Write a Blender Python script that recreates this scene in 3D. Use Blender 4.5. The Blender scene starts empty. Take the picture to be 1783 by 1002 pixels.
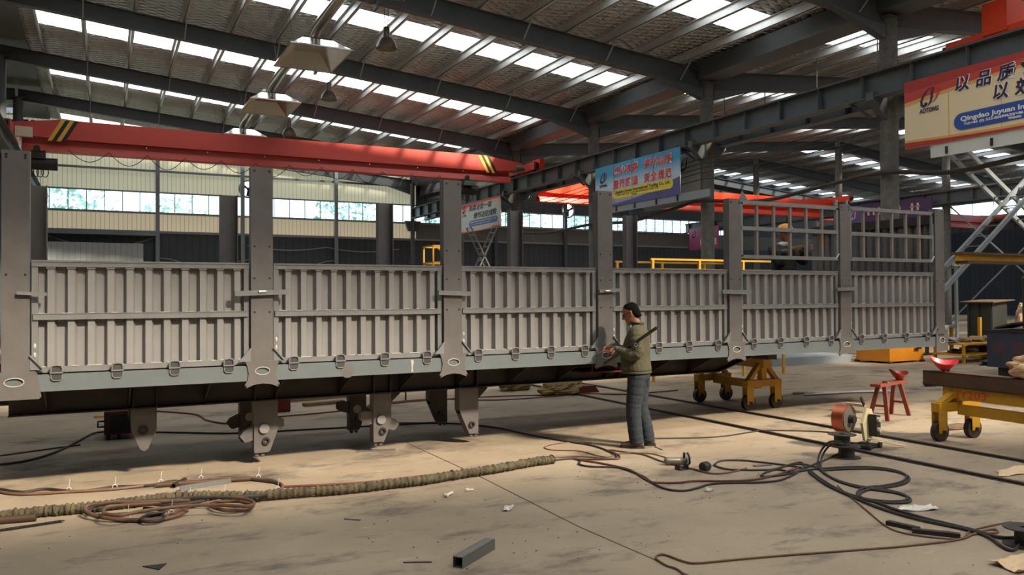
import bpy, math, random
from mathutils import Vector, Matrix, noise as mnoise
S = bpy.context.scene
COL = S.collection
random.seed(7)
# ------------------------------------------------------------------ camera
FPX = 1391.8
YAW, PIT, ROL = math.radians(27.015), math.radians(0.668), math.radians(-0.311)
CAM = Vector((0.0, 0.0, 1.8))
FW = Vector((math.sin(YAW)*math.cos(PIT), math.cos(YAW)*math.cos(PIT), math.sin(PIT)))
_r = Vector((math.cos(YAW), -math.sin(YAW), 0.0)); _u = _r.cross(FW)
RT = _r*math.cos(ROL) + _u*math.sin(ROL)
UP = -_r*math.sin(ROL) + _u*math.cos(ROL)
cd = bpy.data.cameras.new('camera')
cd.sensor_fit = 'HORIZONTAL'; cd.sensor_width = 36.0; cd.lens = 36.0*FPX/1783.0
cd.clip_end = 400.0
cam = bpy.data.objects.new('camera', cd); COL.objects.link(cam)
cam.matrix_world = Matrix(((RT.x, UP.x, -FW.x, CAM.x), (RT.y, UP.y, -FW.y, CAM.y), (RT.z, UP.z, -FW.z, CAM.z), (0, 0, 0, 1)))
S.camera = cam
# ------------------------------------------------------------------ daylight, exposure
SKY_STRENGTH = 2.6
SKYLIGHT = 0.86
W = bpy.data.worlds.new('daylight'); S.world = W; W.use_nodes = True
_bg = W.node_tree.nodes['Background']
_bg.inputs[0].default_value = (0.80, 0.92, 1.0, 1); _bg.inputs[1].default_value = SKY_STRENGTH
sl = bpy.data.lights.new('sun', 'SUN'); sl.energy = 17.5; sl.angle = math.radians(8); sl.color = (1.0, 0.88, 0.70)
sun = bpy.data.objects.new('sun', sl); COL.objects.link(sun)
sun.rotation_euler = Vector((-0.34, 0.66, -0.605)).to_track_quat('-Z', 'Y').to_euler()   # afternoon sun from behind the camera, through the roof sheets
S.view_settings.view_transform = 'Standard'; S.view_settings.look = 'None'
S.view_settings.exposure = 0.6; S.view_settings.gamma = 1.0; S.view_settings.use_curve_mapping = False
S.cycles.use_denoising = True
S.cycles.max_bounces = 8; S.cycles.diffuse_bounces = 5; S.cycles.glossy_bounces = 3
S.cycles.transparent_max_bounces = 12; S.cycles.transmission_bounces = 4
S.cycles.caustics_reflective = False; S.cycles.caustics_refractive = False
S.cycles.sample_clamp_indirect = 6.0
S.cycles.use_light_tree = True

# ------------------------------------------------------------------ helpers
def at(x, y, X=None, Y=None, Z=None):
    """the point of the place seen at photo pixel x, y on the plane X, Y or Z = const"""
    d = FW + RT*((x-891.5)/FPX) - UP*((y-501.0)/FPX)
    if X is not None: t = (X-CAM.x)/d.x
    elif Y is not None: t = (Y-CAM.y)/d.y
    else: t = (Z-CAM.z)/d.z
    return CAM + d*t
def F(x, y, z=0.0): return at(x, y, Z=z)
def V(*a): return Vector(a)

class MB:
    def __init__(s): s.v = []; s.f = []
    def add(s, vs, fs):
        o = len(s.v); s.v += [tuple(p) for p in vs]; s.f += [tuple(i+o for i in f) for f in fs]; return s
    def box(s, x0, x1, y0, y1, z0, z1):
        return s.add([(x0,y0,z0),(x1,y0,z0),(x1,y1,z0),(x0,y1,z0),(x0,y0,z1),(x1,y0,z1),(x1,y1,z1),(x0,y1,z1)],
            [(0,3,2,1),(4,5,6,7),(0,1,5,4),(1,2,6,5),(2,3,7,6),(3,0,4,7)])
    def obox(s, c, a, b, n):
        c, a, b, n = map(Vector, (c, a, b, n))
        vs = [c+a*i+b*j+n*k for k in (-1, 1) for (i, j) in ((-1,-1),(1,-1),(1,1),(-1,1))]
        fs = [(0,3,2,1),(4,5,6,7),(0,1,5,4),(1,2,6,5),(2,3,7,6),(3,0,4,7)]
        if a.cross(b).dot(n) < 0: fs = [f[::-1] for f in fs]
        return s.add(vs, fs)
    def bar(s, p, q, w, h, up=(0,0,1)):
        p, q, up = Vector(p), Vector(q), Vector(up)
        d = q-p; L = d.length; d.normalize()
        sd = d.cross(up)
        if sd.length < 1e-4: sd = d.cross(Vector((1,0,0)))
        sd.normalize(); u = sd.cross(d).normalized()
        return s.obox((p+q)/2, d*(L/2), sd*(w/2), u*(h/2))
    def tube(s, pts, r, n=8, closed=False, caps=True):
        P = [Vector(p) for p in pts]; m = len(P)
        rr = r if isinstance(r, (list, tuple)) else [r]*m
        T = []
        for i in range(m):
            a = P[i-1] if (i > 0 or closed) else P[i]
            b = P[(i+1) % m] if (i < m-1 or closed) else P[i]
            t = b-a
            T.append(t.normalized() if t.length > 1e-9 else Vector((0,0,1)))
        x = T[0].orthogonal().normalized(); vs = []
        for i in range(m):
            x = x - T[i]*x.dot(T[i])
            x = x.normalized() if x.length > 1e-6 else T[i].orthogonal().normalized()
            y = T[i].cross(x)
            for k in range(n):
                a = 2*math.pi*k/n
                vs.append(P[i] + (x*math.cos(a)+y*math.sin(a))*rr[i])
        fs = []
        for i in range(m if closed else m-1):
            j = (i+1) % m
            for k in range(n):
                l = (k+1) % n
                fs.append((i*n+k, i*n+l, j*n+l, j*n+k))
        if caps and not closed:
            fs.append(tuple(range(n))[::-1]); fs.append(tuple((m-1)*n+k for k in range(n)))
        return s.add(vs, fs)
    def cyl(s, p, q, r, n=16): return s.tube([p, q], r, n)
    def prism(s, poly, th):
        """poly: 3D planar points; extruded by vector th"""
        P = [Vector(p) for p in poly]; th = Vector(th); n = len(P)
        nrm = Vector((0,0,0))
        for i in range(n): nrm += P[i].cross(P[(i+1) % n])
        if nrm.dot(th) > 0: P = P[::-1]
        vs = P + [p+th for p in P]
        fs = [tuple(range(n)), tuple(range(2*n-1, n-1, -1))]
        for i in range(n):
            j = (i+1) % n; fs.append((i, i+n, j+n, j))
        return s.add(vs, fs)
    def holed(s, poly, hc, hr, th, o, ux, uy, n=32):
        """plate outline poly (2D) with an elliptic hole at hc radii hr, in the frame o, ux, uy, thickness vector th"""
        o, ux, uy, th = map(Vector, (o, ux, uy, th))
        angs = sorted({2*math.pi*k/n for k in range(n)} | {math.atan2(p[1]-hc[1], p[0]-hc[0]) % (2*math.pi) for p in poly})
        inn, out = [], []
        for a in angs:
            dx, dy = math.cos(a), math.sin(a)
            k = 1/math.sqrt((dx/hr[0])**2+(dy/hr[1])**2)
            inn.append((hc[0]+dx*k, hc[1]+dy*k)); best = None
            for i in range(len(poly)):
                (ax, ay), (bx, by) = poly[i], poly[(i+1) % len(poly)]
                ex, ey = bx-ax, by-ay; den = dx*ey-dy*ex
                if abs(den) < 1e-9: continue
                t = ((ax-hc[0])*ey-(ay-hc[1])*ex)/den; u = ((ax-hc[0])*dy-(ay-hc[1])*dx)/den
                if t > 0 and -1e-6 <= u <= 1+1e-6 and (best is None or t > best): best = t
            out.append((hc[0]+dx*best, hc[1]+dy*best))
        m = len(angs); vs = []
        for ring in (inn, out):
            vs += [o+ux*p[0]+uy*p[1] for p in ring]
        vs += [v+th for v in vs]; fs = []
        for i in range(m):
            j = (i+1) % m
            fs += [(i, m+i, m+j, j)[::-1], (2*m+i, 3*m+i, 3*m+j, 2*m+j), (m+i, 3*m+i, 3*m+j, m+j)[::-1], (i, 2*m+i, 2*m+j, j)]
        return s.add(vs, fs)
    def lathe(s, prof, c, n=24, ax=(0,0,1), a0=0.0, a1=None):
        c, ax = Vector(c), Vector(ax).normalized(); x = ax.orthogonal().normalized(); y = ax.cross(x)
        vs = []; m = len(prof)
        for (r, z) in prof:
            for k in range(n):
                a = 2*math.pi*k/n; vs.append(c+ax*z+(x*math.cos(a)+y*math.sin(a))*r)
        fs = []
        for i in range(m-1):
            for k in range(n):
                l = (k+1) % n; fs.append((i*n+k, i*n+l, (i+1)*n+l, (i+1)*n+k))
        return s.add(vs, fs)
    def ball(s, c, r, n=12, m=8):
        c = Vector(c); r = Vector(r) if hasattr(r, '__len__') else Vector((r, r, r)); vs = [c+V(0,0,-r.z)]
        for i in range(1, m):
            t = -math.pi/2+math.pi*i/m
            for k in range(n):
                a = 2*math.pi*k/n; vs.append(c+V(r.x*math.cos(t)*math.cos(a), r.y*math.cos(t)*math.sin(a), r.z*math.sin(t)))
        vs.append(c+V(0,0,r.z)); fs = []
        for k in range(n):
            l = (k+1) % n; fs.append((0, 1+l, 1+k)); fs.append((len(vs)-1, 1+(m-2)*n+k, 1+(m-2)*n+l))
            for i in range(m-2): fs.append((1+i*n+k, 1+i*n+l, 1+(i+1)*n+l, 1+(i+1)*n+k))
        return s.add(vs, fs)
    def capsule(s, p, q, r0, r1, n=10):
        p, q = Vector(p), Vector(q); d = q-p; L = d.length
        d = d/L if L > 1e-6 else V(0,0,1)
        pts, rr = [], []
        for t in (-80, -55, -28, 0): pts.append(p+d*r0*math.sin(math.radians(t))); rr.append(r0*math.cos(math.radians(t)))
        for t in (0, 28, 55, 80): pts.append(q+d*r1*math.sin(math.radians(t))); rr.append(r1*math.cos(math.radians(t)))
        return s.tube(pts, rr, n)
    def loft(s, rings, n=16):
        """rings: (centre, vector a, vector b) ellipses"""
        vs = []
        for c, a, b in rings:
            c, a, b = Vector(c), Vector(a), Vector(b)
            vs += [c+a*math.cos(2*math.pi*k/n)+b*math.sin(2*math.pi*k/n) for k in range(n)]
        m = len(rings); fs = []
        for i in range(m-1):
            for k in range(n):
                l = (k+1) % n; fs.append((i*n+k, i*n+l, (i+1)*n+l, (i+1)*n+k))
        fs.append(tuple(range(n))[::-1]); fs.append(tuple((m-1)*n+k for k in range(n)))
        return s.add(vs, fs)
    def ribbon(s, pts, ws, nrm, th=0.004):
        """flat stroke of varying width through pts, in the plane with normal nrm"""
        P = [Vector(p) for p in pts]; nrm = Vector(nrm); m = len(P); L, Rr = [], []
        for i in range(m):
            t = (P[min(i+1, m-1)]-P[max(i-1, 0)]).normalized(); sd = nrm.cross(t)
            L.append(P[i]+sd*ws[i]/2); Rr.append(P[i]-sd*ws[i]/2)
        for i in range(m-1): s.prism([L[i], L[i+1], Rr[i+1], Rr[i]], nrm*th)
        return s
    def build(s, name, mat, parent=None, smooth=False, org=None, ang=38):
        me = bpy.data.meshes.new(name)
        org = U(org) if org is not None else None
        o = org if org is not None else (ROOT_LOC.get(parent.name, V(0,0,0)) if parent else V(0,0,0))
        me.from_pydata([tuple(U(p)-o) for p in s.v], [], s.f)
        me.validate(verbose=False); me.update()
        if mat is not None:
            for m_ in (mat if isinstance(mat, (list, tuple)) else [mat]): me.materials.append(m_)
        if smooth:
            me.polygons.foreach_set('use_smooth', [True]*len(me.polygons))
            me.set_sharp_from_angle(angle=math.radians(ang))
        ob = bpy.data.objects.new(name, me); COL.objects.link(ob)
        if parent:
            ob.parent = parent; ROOT_LOC[ob.name] = Vector(o)
        elif org is not None: ob.location = org; ROOT_LOC[ob.name] = Vector(org)
        return ob
ROOT_LOC = {}
# The hall is scaled by 1.3 about the camera, its floor at FL = 0.415 beforehand (24 m spans, 7.8 m bays after); nothing else is scaled.
HALL, FL = 1.3, 0.415
CAM_SCALED = [False]
def U(p): return Vector((p[0]*HALL, p[1]*HALL, (p[2]-FL)*HALL)) if CAM_SCALED[0] else Vector(p)
def tag(o, label, cat, group=None):
    o['label'] = label; o['category'] = cat
    if group: o['group'] = group
    return o
def thing(name, label, cat, loc=(0,0,0), group=None):
    o = bpy.data.objects.new(name, None); COL.objects.link(o); loc = U(loc); o.location = loc
    o.empty_display_size = 0.2
    ROOT_LOC[o.name] = Vector(loc); tag(o, label, cat, group); return o
def struct(o): o['kind'] = 'structure'; return o
def kids(o): return [c for c in bpy.data.objects if c.parent is o]
def dup(root, loc, rotz=0.0, label=None, group=None):
    def cp(o, par):
        c = o.copy(); COL.objects.link(c); c.parent = par
        for ch in kids(o): cp(ch, c)
        return c
    r = cp(root, None); r.location = loc; r.rotation_euler = (0, 0, rotz)
    ROOT_LOC[r.name] = Vector(loc)
    if label: r['label'] = label
    if group: r['group'] = group
    return r
def smoothpath(P, sub=6, closed=False):
    P = [Vector(p) for p in P]; m = len(P); out = []
    for i in range(m if closed else m-1):
        g = (lambda k: P[k % m]) if closed else (lambda k: P[min(max(k, 0), m-1)])
        a, b, c, d = g(i-1), g(i), g(i+1), g(i+2)
        for k in range(sub):
            t = k/sub
            out.append(0.5*((2*b)+(c-a)*t+(2*a-5*b+4*c-d)*t*t+(3*b-a-3*c+d)*t*t*t))
    if not closed: out.append(P[-1])
    return out
def remeshed(mb, name, mat, parent, voxel, it=4, org=None):
    o = mb.build(name+'_tmp', None, None, org=None)
    md = o.modifiers.new('r', 'REMESH'); md.mode = 'VOXEL'; md.voxel_size = voxel; md.use_smooth_shade = True
    if it:
        sm = o.modifiers.new('s', 'SMOOTH'); sm.iterations = it; sm.factor = 0.5
    dg = bpy.context.evaluated_depsgraph_get()
    me = bpy.data.meshes.new_from_object(o.evaluated_get(dg), depsgraph=dg)
    od = o.data; bpy.data.objects.remove(o); bpy.data.meshes.remove(od)
    off = ROOT_LOC.get(parent.name, V(0,0,0)) if parent else V(0,0,0)
    me.transform(Matrix.Translation(-off)); me.name = name
    me.materials.clear(); me.materials.append(mat)
    me.polygons.foreach_set('use_smooth', [True]*len(me.polygons))
    ob = bpy.data.objects.new(name, me); COL.objects.link(ob)
    if parent: ob.parent = parent; ROOT_LOC[ob.name] = Vector(off)
    return ob
def lettering(name, text, size, mat, parent, org, ux, uy, shear=0.0, depth=0.004, width=None, bold=0.0):
    """text as a flat mesh; org = lower left corner in the world, ux/uy = reading and up directions"""
    cu = bpy.data.curves.new(name, 'FONT'); cu.body = text; cu.size = size; cu.shear = shear; cu.extrude = depth/2; cu.offset = bold
    cu.resolution_u = 3
    o = bpy.data.objects.new(name+'_tmp', cu); COL.objects.link(o)
    dg = bpy.context.evaluated_depsgraph_get(); dg.update()
    me = bpy.data.meshes.new_from_object(o.evaluated_get(dg), depsgraph=dg)
    bpy.data.objects.remove(o); bpy.data.curves.remove(cu)
    xs = [v.co.x for v in me.vertices]; ys = [v.co.y for v in me.vertices]
    if xs and width:
        k = width/(max(xs)-min(xs))
        me.transform(Matrix.Diagonal((k, 1, 1, 1))); xs = [v.co.x for v in me.vertices]
    k = HALL if CAM_SCALED[0] else 1.0
    ux, uy, org = Vector(ux)*k, Vector(uy)*k, U(org); uz = ux.normalized().cross(uy.normalized())
    org = org - ux*(min(xs) if xs else 0)
    off = ROOT_LOC.get(parent.name, V(0,0,0))
    M = Matrix(((ux.x, uy.x, uz.x, org.x-off.x), (ux.y, uy.y, uz.y, org.y-off.y), (ux.z, uy.z, uz.z, org.z-off.z), (0,0,0,1)))
    me.transform(M); me.name = name; me.materials.clear(); me.materials.append(mat)
    ob = bpy.data.objects.new(name, me); COL.objects.link(ob); ob.parent = parent; ROOT_LOC[ob.name] = Vector(off)
    return ob

# ------------------------------------------------------------------ materials
def lin(h):
    h = h.lstrip('#'); c = [int(h[i:i+2], 16)/255 for i in (0, 2, 4)]
    return tuple((x/12.92 if x <= 0.04045 else ((x+0.055)/1.055)**2.4) for x in c) + (1.0,)
def _n(nt, t, **kw):
    n = nt.nodes.new(t)
    for k, v in kw.items(): setattr(n, k, v)
    return n
def mat(name, col, rough=0.6, metal=0.0, col2=None, scale=4.0, amt=0.6, rust=None, rust_scale=9.0, rust_lo=0.62, rust_hi=0.72, bump=0.0, bscale=30.0, stretch=(1,1,1), spec=0.5, alpha=None):
    m = bpy.data.materials.new(name); m.use_nodes = True; nt = m.node_tree; b = nt.nodes['Principled BSDF']
    b.inputs['Base Color'].default_value = lin(col); b.inputs['Roughness'].default_value = rough; b.inputs['Metallic'].default_value = metal
    b.inputs['Specular IOR Level'].default_value = spec
    tc = _n(nt, 'ShaderNodeTexCoord'); mp = _n(nt, 'ShaderNodeMapping'); mp.inputs['Scale'].default_value = stretch
    nt.links.new(tc.outputs['Object'], mp.inputs[0]); out = None
    if col2:
        nz = _n(nt, 'ShaderNodeTexNoise'); nz.inputs['Scale'].default_value = scale; nz.inputs['Detail'].default_value = 6; nz.inputs['Roughness'].default_value = 0.62
        nt.links.new(mp.outputs[0], nz.inputs['Vector'])
        rp = _n(nt, 'ShaderNodeMapRange'); rp.inputs[1].default_value = 0.5-0.25/max(amt, .05)*0.6; rp.inputs[2].default_value = 0.5+0.25/max(amt, .05)*0.6
        nt.links.new(nz.outputs[0], rp.inputs[0])
        mx = _n(nt, 'ShaderNodeMix', data_type='RGBA'); mx.inputs[6].default_value = lin(col); mx.inputs[7].default_value = lin(col2)
        nt.links.new(rp.outputs[0], mx.inputs[0]); out = mx.outputs[2]
    if rust:
        nz = _n(nt, 'ShaderNodeTexNoise'); nz.inputs['Scale'].default_value = rust_scale; nz.inputs['Detail'].default_value = 8; nz.inputs['Roughness'].default_value = 0.7
        nt.links.new(mp.outputs[0], nz.inputs['Vector'])
        rp = _n(nt, 'ShaderNodeMapRange'); rp.inputs[1].default_value = rust_lo; rp.inputs[2].default_value = rust_hi
        nt.links.new(nz.outputs[0], rp.inputs[0])
        mx = _n(nt, 'ShaderNodeMix', data_type='RGBA'); mx.inputs[6].default_value = lin(col); mx.inputs[7].default_value = lin(rust)
        if out: nt.links.new(out, mx.inputs[6])
        nt.links.new(rp.outputs[0], mx.inputs[0]); out = mx.outputs[2]
    if out: nt.links.new(out, b.inputs['Base Color'])
    if bump:
        nz = _n(nt, 'ShaderNodeTexNoise'); nz.inputs['Scale'].default_value = bscale; nz.inputs['Detail'].default_value = 4
        nt.links.new(mp.outputs[0], nz.inputs['Vector'])
        bp = _n(nt, 'ShaderNodeBump'); bp.inputs['Strength'].default_value = bump; bp.inputs['Distance'].default_value = 0.02
        nt.links.new(nz.outputs[0], bp.inputs['Height']); nt.links.new(bp.outputs[0], b.inputs['Normal'])
    return m
def daylit(name, col, strength, clear):
    """translucent roof sheet: glows with daylight and lets part of the sun straight through"""
    m = bpy.data.materials.new(name); m.use_nodes = True; nt = m.node_tree
    for n in list(nt.nodes): nt.nodes.remove(n)
    e = _n(nt, 'ShaderNodeEmission'); e.inputs[0].default_value = col; e.inputs[1].default_value = strength
    t = _n(nt, 'ShaderNodeBsdfTransparent'); t.inputs[0].default_value = (clear, clear, clear, 1)
    a = _n(nt, 'ShaderNodeAddShader'); o = _n(nt, 'ShaderNodeOutputMaterial')
    nt.links.new(e.outputs[0], a.inputs[0]); nt.links.new(t.outputs[0], a.inputs[1]); nt.links.new(a.outputs[0], o.inputs[0]); return m
def emit(name, col, strength):
    m = bpy.data.materials.new(name); m.use_nodes = True; nt = m.node_tree
    for n in list(nt.nodes): nt.nodes.remove(n)
    e = _n(nt, 'ShaderNodeEmission'); e.inputs[0].default_value = col; e.inputs[1].default_value = strength
    o = _n(nt, 'ShaderNodeOutputMaterial'); nt.links.new(e.outputs[0], o.inputs[0]); return m
M = {}
M['steel_frame'] = mat('painted_building_steel', '#565d60', 0.55, 0.0, '#4a5154', 3, .5, rust='#4d443c', rust_scale=5, rust_lo=.66, rust_hi=.78)
M['purlin'] = mat('galvanised_purlin', '#c6c8c6', 0.42, 0.4, '#b0b2b0', 6)
M['column'] = mat('weathered_pipe_column', '#6c6d69', 0.6, 0.0, '#56564f', 5, .8, rust='#8d877a', rust_scale=7)
M['crane_red'] = mat('crane_red_paint', '#c24a3e', 0.42, 0.0, '#b8463b', 2)
M['crane_orange'] = mat('crane_orange_red_paint', '#ee4a26', 0.42, 0.0, '#dd4526', 2)
M['yellow_stripe'] = mat('yellow_paint', '#dba637', 0.5)
M['black_paint'] = mat('black_paint', '#1c1b1a', 0.5)
M['cream_paint'] = mat('cream_enamel', '#d6cfb6', 0.5)
M['black_rubber'] = mat('black_rubber', '#1e1d1c', 0.6, 0.0, '#2a2826', 20)
M['cable'] = mat('dusty_black_cable', '#3a342e', 0.65, 0.0, '#2b2723', 12)
M['cable_brown'] = mat('brown_rubber_hose', '#7a5844', 0.6, 0.0, '#5c4536', 10)
M['cable_red'] = mat('red_rubber_hose', '#743b2e', 0.55, 0.0, '#5a3026', 10)
M['cable_orange'] = mat('orange_brown_cable', '#7b5130', 0.6, 0.0, '#5f4430', 9)
M['sleeve'] = mat('olive_canvas_sleeve', '#6a6147', 0.9, 0.0, '#443d2d', 11, 1.0, bump=.8, bscale=45)
M['dark_beam'] = mat('dark_mill_scale_steel', '#3c332c', 0.5, 0.2, '#2e2824', 3, .7, rust='#5c3a28', rust_scale=4, rust_lo=.58, rust_hi=.75)
M['post'] = mat('grey_mill_scale_steel', '#6f6a66', 0.52, 0.2, '#625d5a', 4, .7, rust='#8a6a52', rust_scale=6, rust_lo=.66, rust_hi=.8)
M['frame_steel'] = mat('grey_tube_steel', '#848381', 0.48, 0.2, '#767574', 8, .7, rust='#8f6a4c', rust_scale=5, rust_lo=.68, rust_hi=.8)
M['sheet'] = mat('pale_cold_rolled_sheet', '#8f8c89', 0.5, 0.1, '#84817e', 3, .6, rust='#8d7b6d', rust_scale=3, rust_lo=.66, rust_hi=.85)
M['rail'] = mat('blue_grey_primed_steel', '#6a7071', 0.5, 0.1, '#606768', 3, .7, rust='#666c69', rust_scale=4, rust_lo=.64, rust_hi=.75)
M['hinge'] = mat('dark_forged_hinge_steel', '#4c4a49', 0.5, 0.2, '#413f3e', 9)
M['bright'] = mat('bright_weld_metal', '#d8d2c8', 0.35, 0.5)
M['rust_fence'] = mat('tube_steel_with_orange_rust', '#8a8078', 0.48, 0.2, '#7c736c', 6, .7, rust='#a4632f', rust_scale=3, rust_lo=.6, rust_hi=.7)
M['yellow'] = mat('worn_yellow_machine_paint', '#c9971f', 0.5, 0.0, '#b3841f', 5, .7, rust='#7d6034', rust_scale=7, rust_lo=.6, rust_hi=.74)
M['orange_paint'] = mat('orange_yellow_machine_paint', '#de8d1c', 0.45, 0.0, '#cf821c', 4)
M['brown_beam'] = mat('brown_rusted_steel', '#5a4331', 0.6, 0.15, '#49372a', 5, .7)
M['stool'] = mat('red_brown_stained_wood', '#8c4030', 0.55, 0.0, '#73342a', 8, .8, stretch=(1,6,6))
M['red_mask'] = mat('bright_red_plastic', '#d8303c', 0.4)
M['dull_mask'] = mat('dusty_dark_red_plastic', '#9c3a33', 0.55, 0.0, '#84342e', 12)
M['paper'] = mat('crumpled_kraft_paper', '#cba882', 0.8, 0.0, '#b8946f', 7, .8)
M['white_paper'] = mat('white_scrap_paper', '#d9d2c6', 0.8)
M['cardboard'] = mat('pale_cardboard', '#dcbf98', 0.85, 0.0, '#cdae88', 6)
M['copper'] = mat('copper_welding_wire', '#b8674a', 0.32, 0.75, '#a85a40', 12)
M['feeder'] = mat('beige_enamel', '#cfc29c', 0.45, 0.0, '#bdb08b', 8)
M['reel'] = mat('black_plastic_reel', '#2f2e29', 0.5, 0.0, '#3a3832', 10)
M['plate'] = mat('grey_steel_offcut', '#7f7f7c', 0.45, 0.4, '#6d6d6a', 8)
M['dark_plate'] = mat('dark_steel_offcut', '#3d3a38', 0.5, 0.4, '#322f2e', 8)
M['welder_red'] = mat('dark_red_machine_enamel', '#5f1e19', 0.4, 0.0, '#4a1a16', 5)
M['navy'] = mat('scuffed_navy_paint', '#333a49', 0.5, 0.0, '#2b3140', 4, .7, rust='#51403e', rust_scale=3, rust_lo=.62, rust_hi=.75)
M['dark_box'] = mat('dark_green_grey_steel', '#3e403b', 0.5, 0.1, '#34362f', 4)
M['foil'] = mat('polished_tin_sheet', '#b9b6ae', 0.2, 0.85, '#a7a49b', 5, bump=.25, bscale=6)
M['blue_cyl'] = mat('blue_bottle_paint', '#3d6690', 0.4)
M['lamp_metal'] = mat('dusty_aluminium', '#7d776c', 0.45, 0.5)
M['wood'] = mat('grey_brown_timber', '#7c6449', 0.8, 0.0, '#65503a', 7, .8, stretch=(1,8,8))
M['canvas'] = mat('tan_canvas', '#8f7a4f', 0.9, 0.0, '#75633f', 8, .8)
M['text_dark'] = mat('dark_violet_print', '#2a1f46', 0.5)
M['text_red'] = mat('red_print', '#d8322f', 0.5)
M['text_white'] = mat('white_print', '#f2efe8', 0.5)
M['text_blue'] = mat('royal_blue_print', '#27509a', 0.5)
M['text_yellow'] = mat('yellow_print', '#e8d23c', 0.5)
M['text_navy'] = mat('navy_print', '#222a3c', 0.5)
M['cream_print'] = mat('cream_banner_vinyl', '#e6d3ab', 0.55)
M['red_print'] = mat('red_banner_vinyl', '#c2463a', 0.55)
M['dark_red_print'] = mat('deep_red_banner_vinyl', '#a8352e', 0.55)
M['orange_print'] = mat('orange_banner_vinyl', '#dda45c', 0.55)
M['pink_print'] = mat('pale_pink_banner_vinyl', '#e2b9a8', 0.55)
M['white_print'] = mat('white_banner_vinyl', '#cfd0ca', 0.55)
M['purple_print'] = mat('purple_banner_vinyl', '#4c2f5c', 0.55, 0.0, '#3a2950', 2)
M['magenta_print'] = mat('magenta_banner_vinyl', '#9a3f68', 0.55)
M['hill_print'] = mat('violet_hill_print', '#5a5a92', 0.55, 0.0, '#454a80', 1.5)
M['grey_trim'] = mat('pale_grey_angle_steel', '#8e979b', 0.5, 0.2)
# ---- special surfaces
def m_floor():
    m = bpy.data.materials.new('worn_concrete'); m.use_nodes = True; nt = m.node_tree; b = nt.nodes['Principled BSDF']
    tc = _n(nt, 'ShaderNodeTexCoord'); L = nt.links.new
    def nz(scale, det, rgh, st=(1,1,1), rot=0.0):
        mp = _n(nt, 'ShaderNodeMapping'); mp.inputs['Scale'].default_value = st; mp.inputs['Rotation'].default_value = (0,0,rot); L(tc.outputs['Object'], mp.inputs[0])
        n = _n(nt, 'ShaderNodeTexNoise'); n.inputs['Scale'].default_value = scale; n.inputs['Detail'].default_value = det; n.inputs['Roughness'].default_value = rgh
        L(mp.outputs[0], n.inputs['Vector']); return n.outputs[0]
    def rng(s, a, c):
        r = _n(nt, 'ShaderNodeMapRange'); r.inputs[1].default_value = a; r.inputs[2].default_value = c; L(s, r.inputs[0]); return r.outputs[0]
    def mix(f, a, c):
        x = _n(nt, 'ShaderNodeMix', data_type='RGBA')
        for k, q in ((6, a), (7, c)):
            if isinstance(q, str): x.inputs[k].default_value = lin(q)
            else: L(q, x.inputs[k])
        L(f, x.inputs[0]); return x.outputs[2]
    c = mix(rng(nz(.55, 5, .6), .38, .62), '#a6957e', '#958570')
    c = mix(rng(nz(1.1, 7, .72, (1,2.6,1), .5), .54, .70), c, '#675d54')       # drag marks
    c = mix(rng(nz(2.3, 8, .7, (1,3.5,1), .3), .6, .75), c, '#b3a594')      # pale scuffs
    c = mix(rng(nz(.8, 6, .66, (1,1.4,1), 1.2), .55, .70), c, '#5a5149')       # oil stains
    c = mix(rng(nz(38, 3, .6), .66, .74), c, '#665a4d')                        # grit
    L(c, b.inputs['Base Color']); b.inputs['Roughness'].default_value = 0.75; b.inputs['Specular IOR Level'].default_value = 0.3
    bp = _n(nt, 'ShaderNodeBump'); bp.inputs['Strength'].default_value = .25; bp.inputs['Distance'].default_value = .01
    L(nz(9, 8, .7), bp.inputs['Height']); L(bp.outputs[0], b.inputs['Normal']); return m
M['floor'] = m_floor()
def m_lining(name, ca, cb, rough):
    """sagging foil insulation held by a diamond wire net"""
    m = bpy.data.materials.new(name); m.use_nodes = True; nt = m.node_tree; b = nt.nodes['Principled BSDF']; L = nt.links.new
    tc = _n(nt, 'ShaderNodeTexCoord')
    def wave(rot, sc):
        mp = _n(nt, 'ShaderNodeMapping'); mp.inputs['Rotation'].default_value = (0,0,rot); L(tc.outputs['Object'], mp.inputs[0])
        w = _n(nt, 'ShaderNodeTexWave'); w.inputs['Scale'].default_value = sc; w.inputs['Distortion'].default_value = 2.5; w.inputs['Detail'].default_value = 2; w.inputs['Detail Scale'].default_value = 1.5
        L(mp.outputs[0], w.inputs['Vector']); return w.outputs[1]
    a, c = wave(math.radians(62), 1.1), wave(math.radians(-62), 1.1)
    mn = _n(nt, 'ShaderNodeMath', operation='MINIMUM'); L(a, mn.inputs[0]); L(c, mn.inputs[1])
    nz = _n(nt, 'ShaderNodeTexNoise'); nz.inputs['Scale'].default_value = 1.6; nz.inputs['Detail'].default_value = 5; L(tc.outputs['Object'], nz.inputs['Vector'])
    ad = _n(nt, 'ShaderNodeMath', operation='MULTIPLY_ADD'); ad.inputs[1].default_value = 1.6; L(nz.outputs[0], ad.inputs[0]); L(mn.outputs[0], ad.inputs[2])
    bp = _n(nt, 'ShaderNodeBump'); bp.inputs['Strength'].default_value = 1.0; bp.inputs['Distance'].default_value = .3
    L(ad.outputs[0], bp.inputs['Height']); L(bp.outputs[0], b.inputs['Normal'])
    mx = _n(nt, 'ShaderNodeMix', data_type='RGBA'); mx.inputs[6].default_value = lin(ca); mx.inputs[7].default_value = lin(cb); L(nz.outputs[0], mx.inputs[0])
    L(mx.outputs[2], b.inputs['Base Color']); b.inputs['Roughness'].default_value = rough; b.inputs['Metallic'].default_value = .3
    return m
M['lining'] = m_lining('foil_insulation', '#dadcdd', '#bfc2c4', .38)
M['lining_dim'] = m_lining('bare_roof_sheet', '#bcc5cb', '#a6b0b7', .45)
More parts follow.
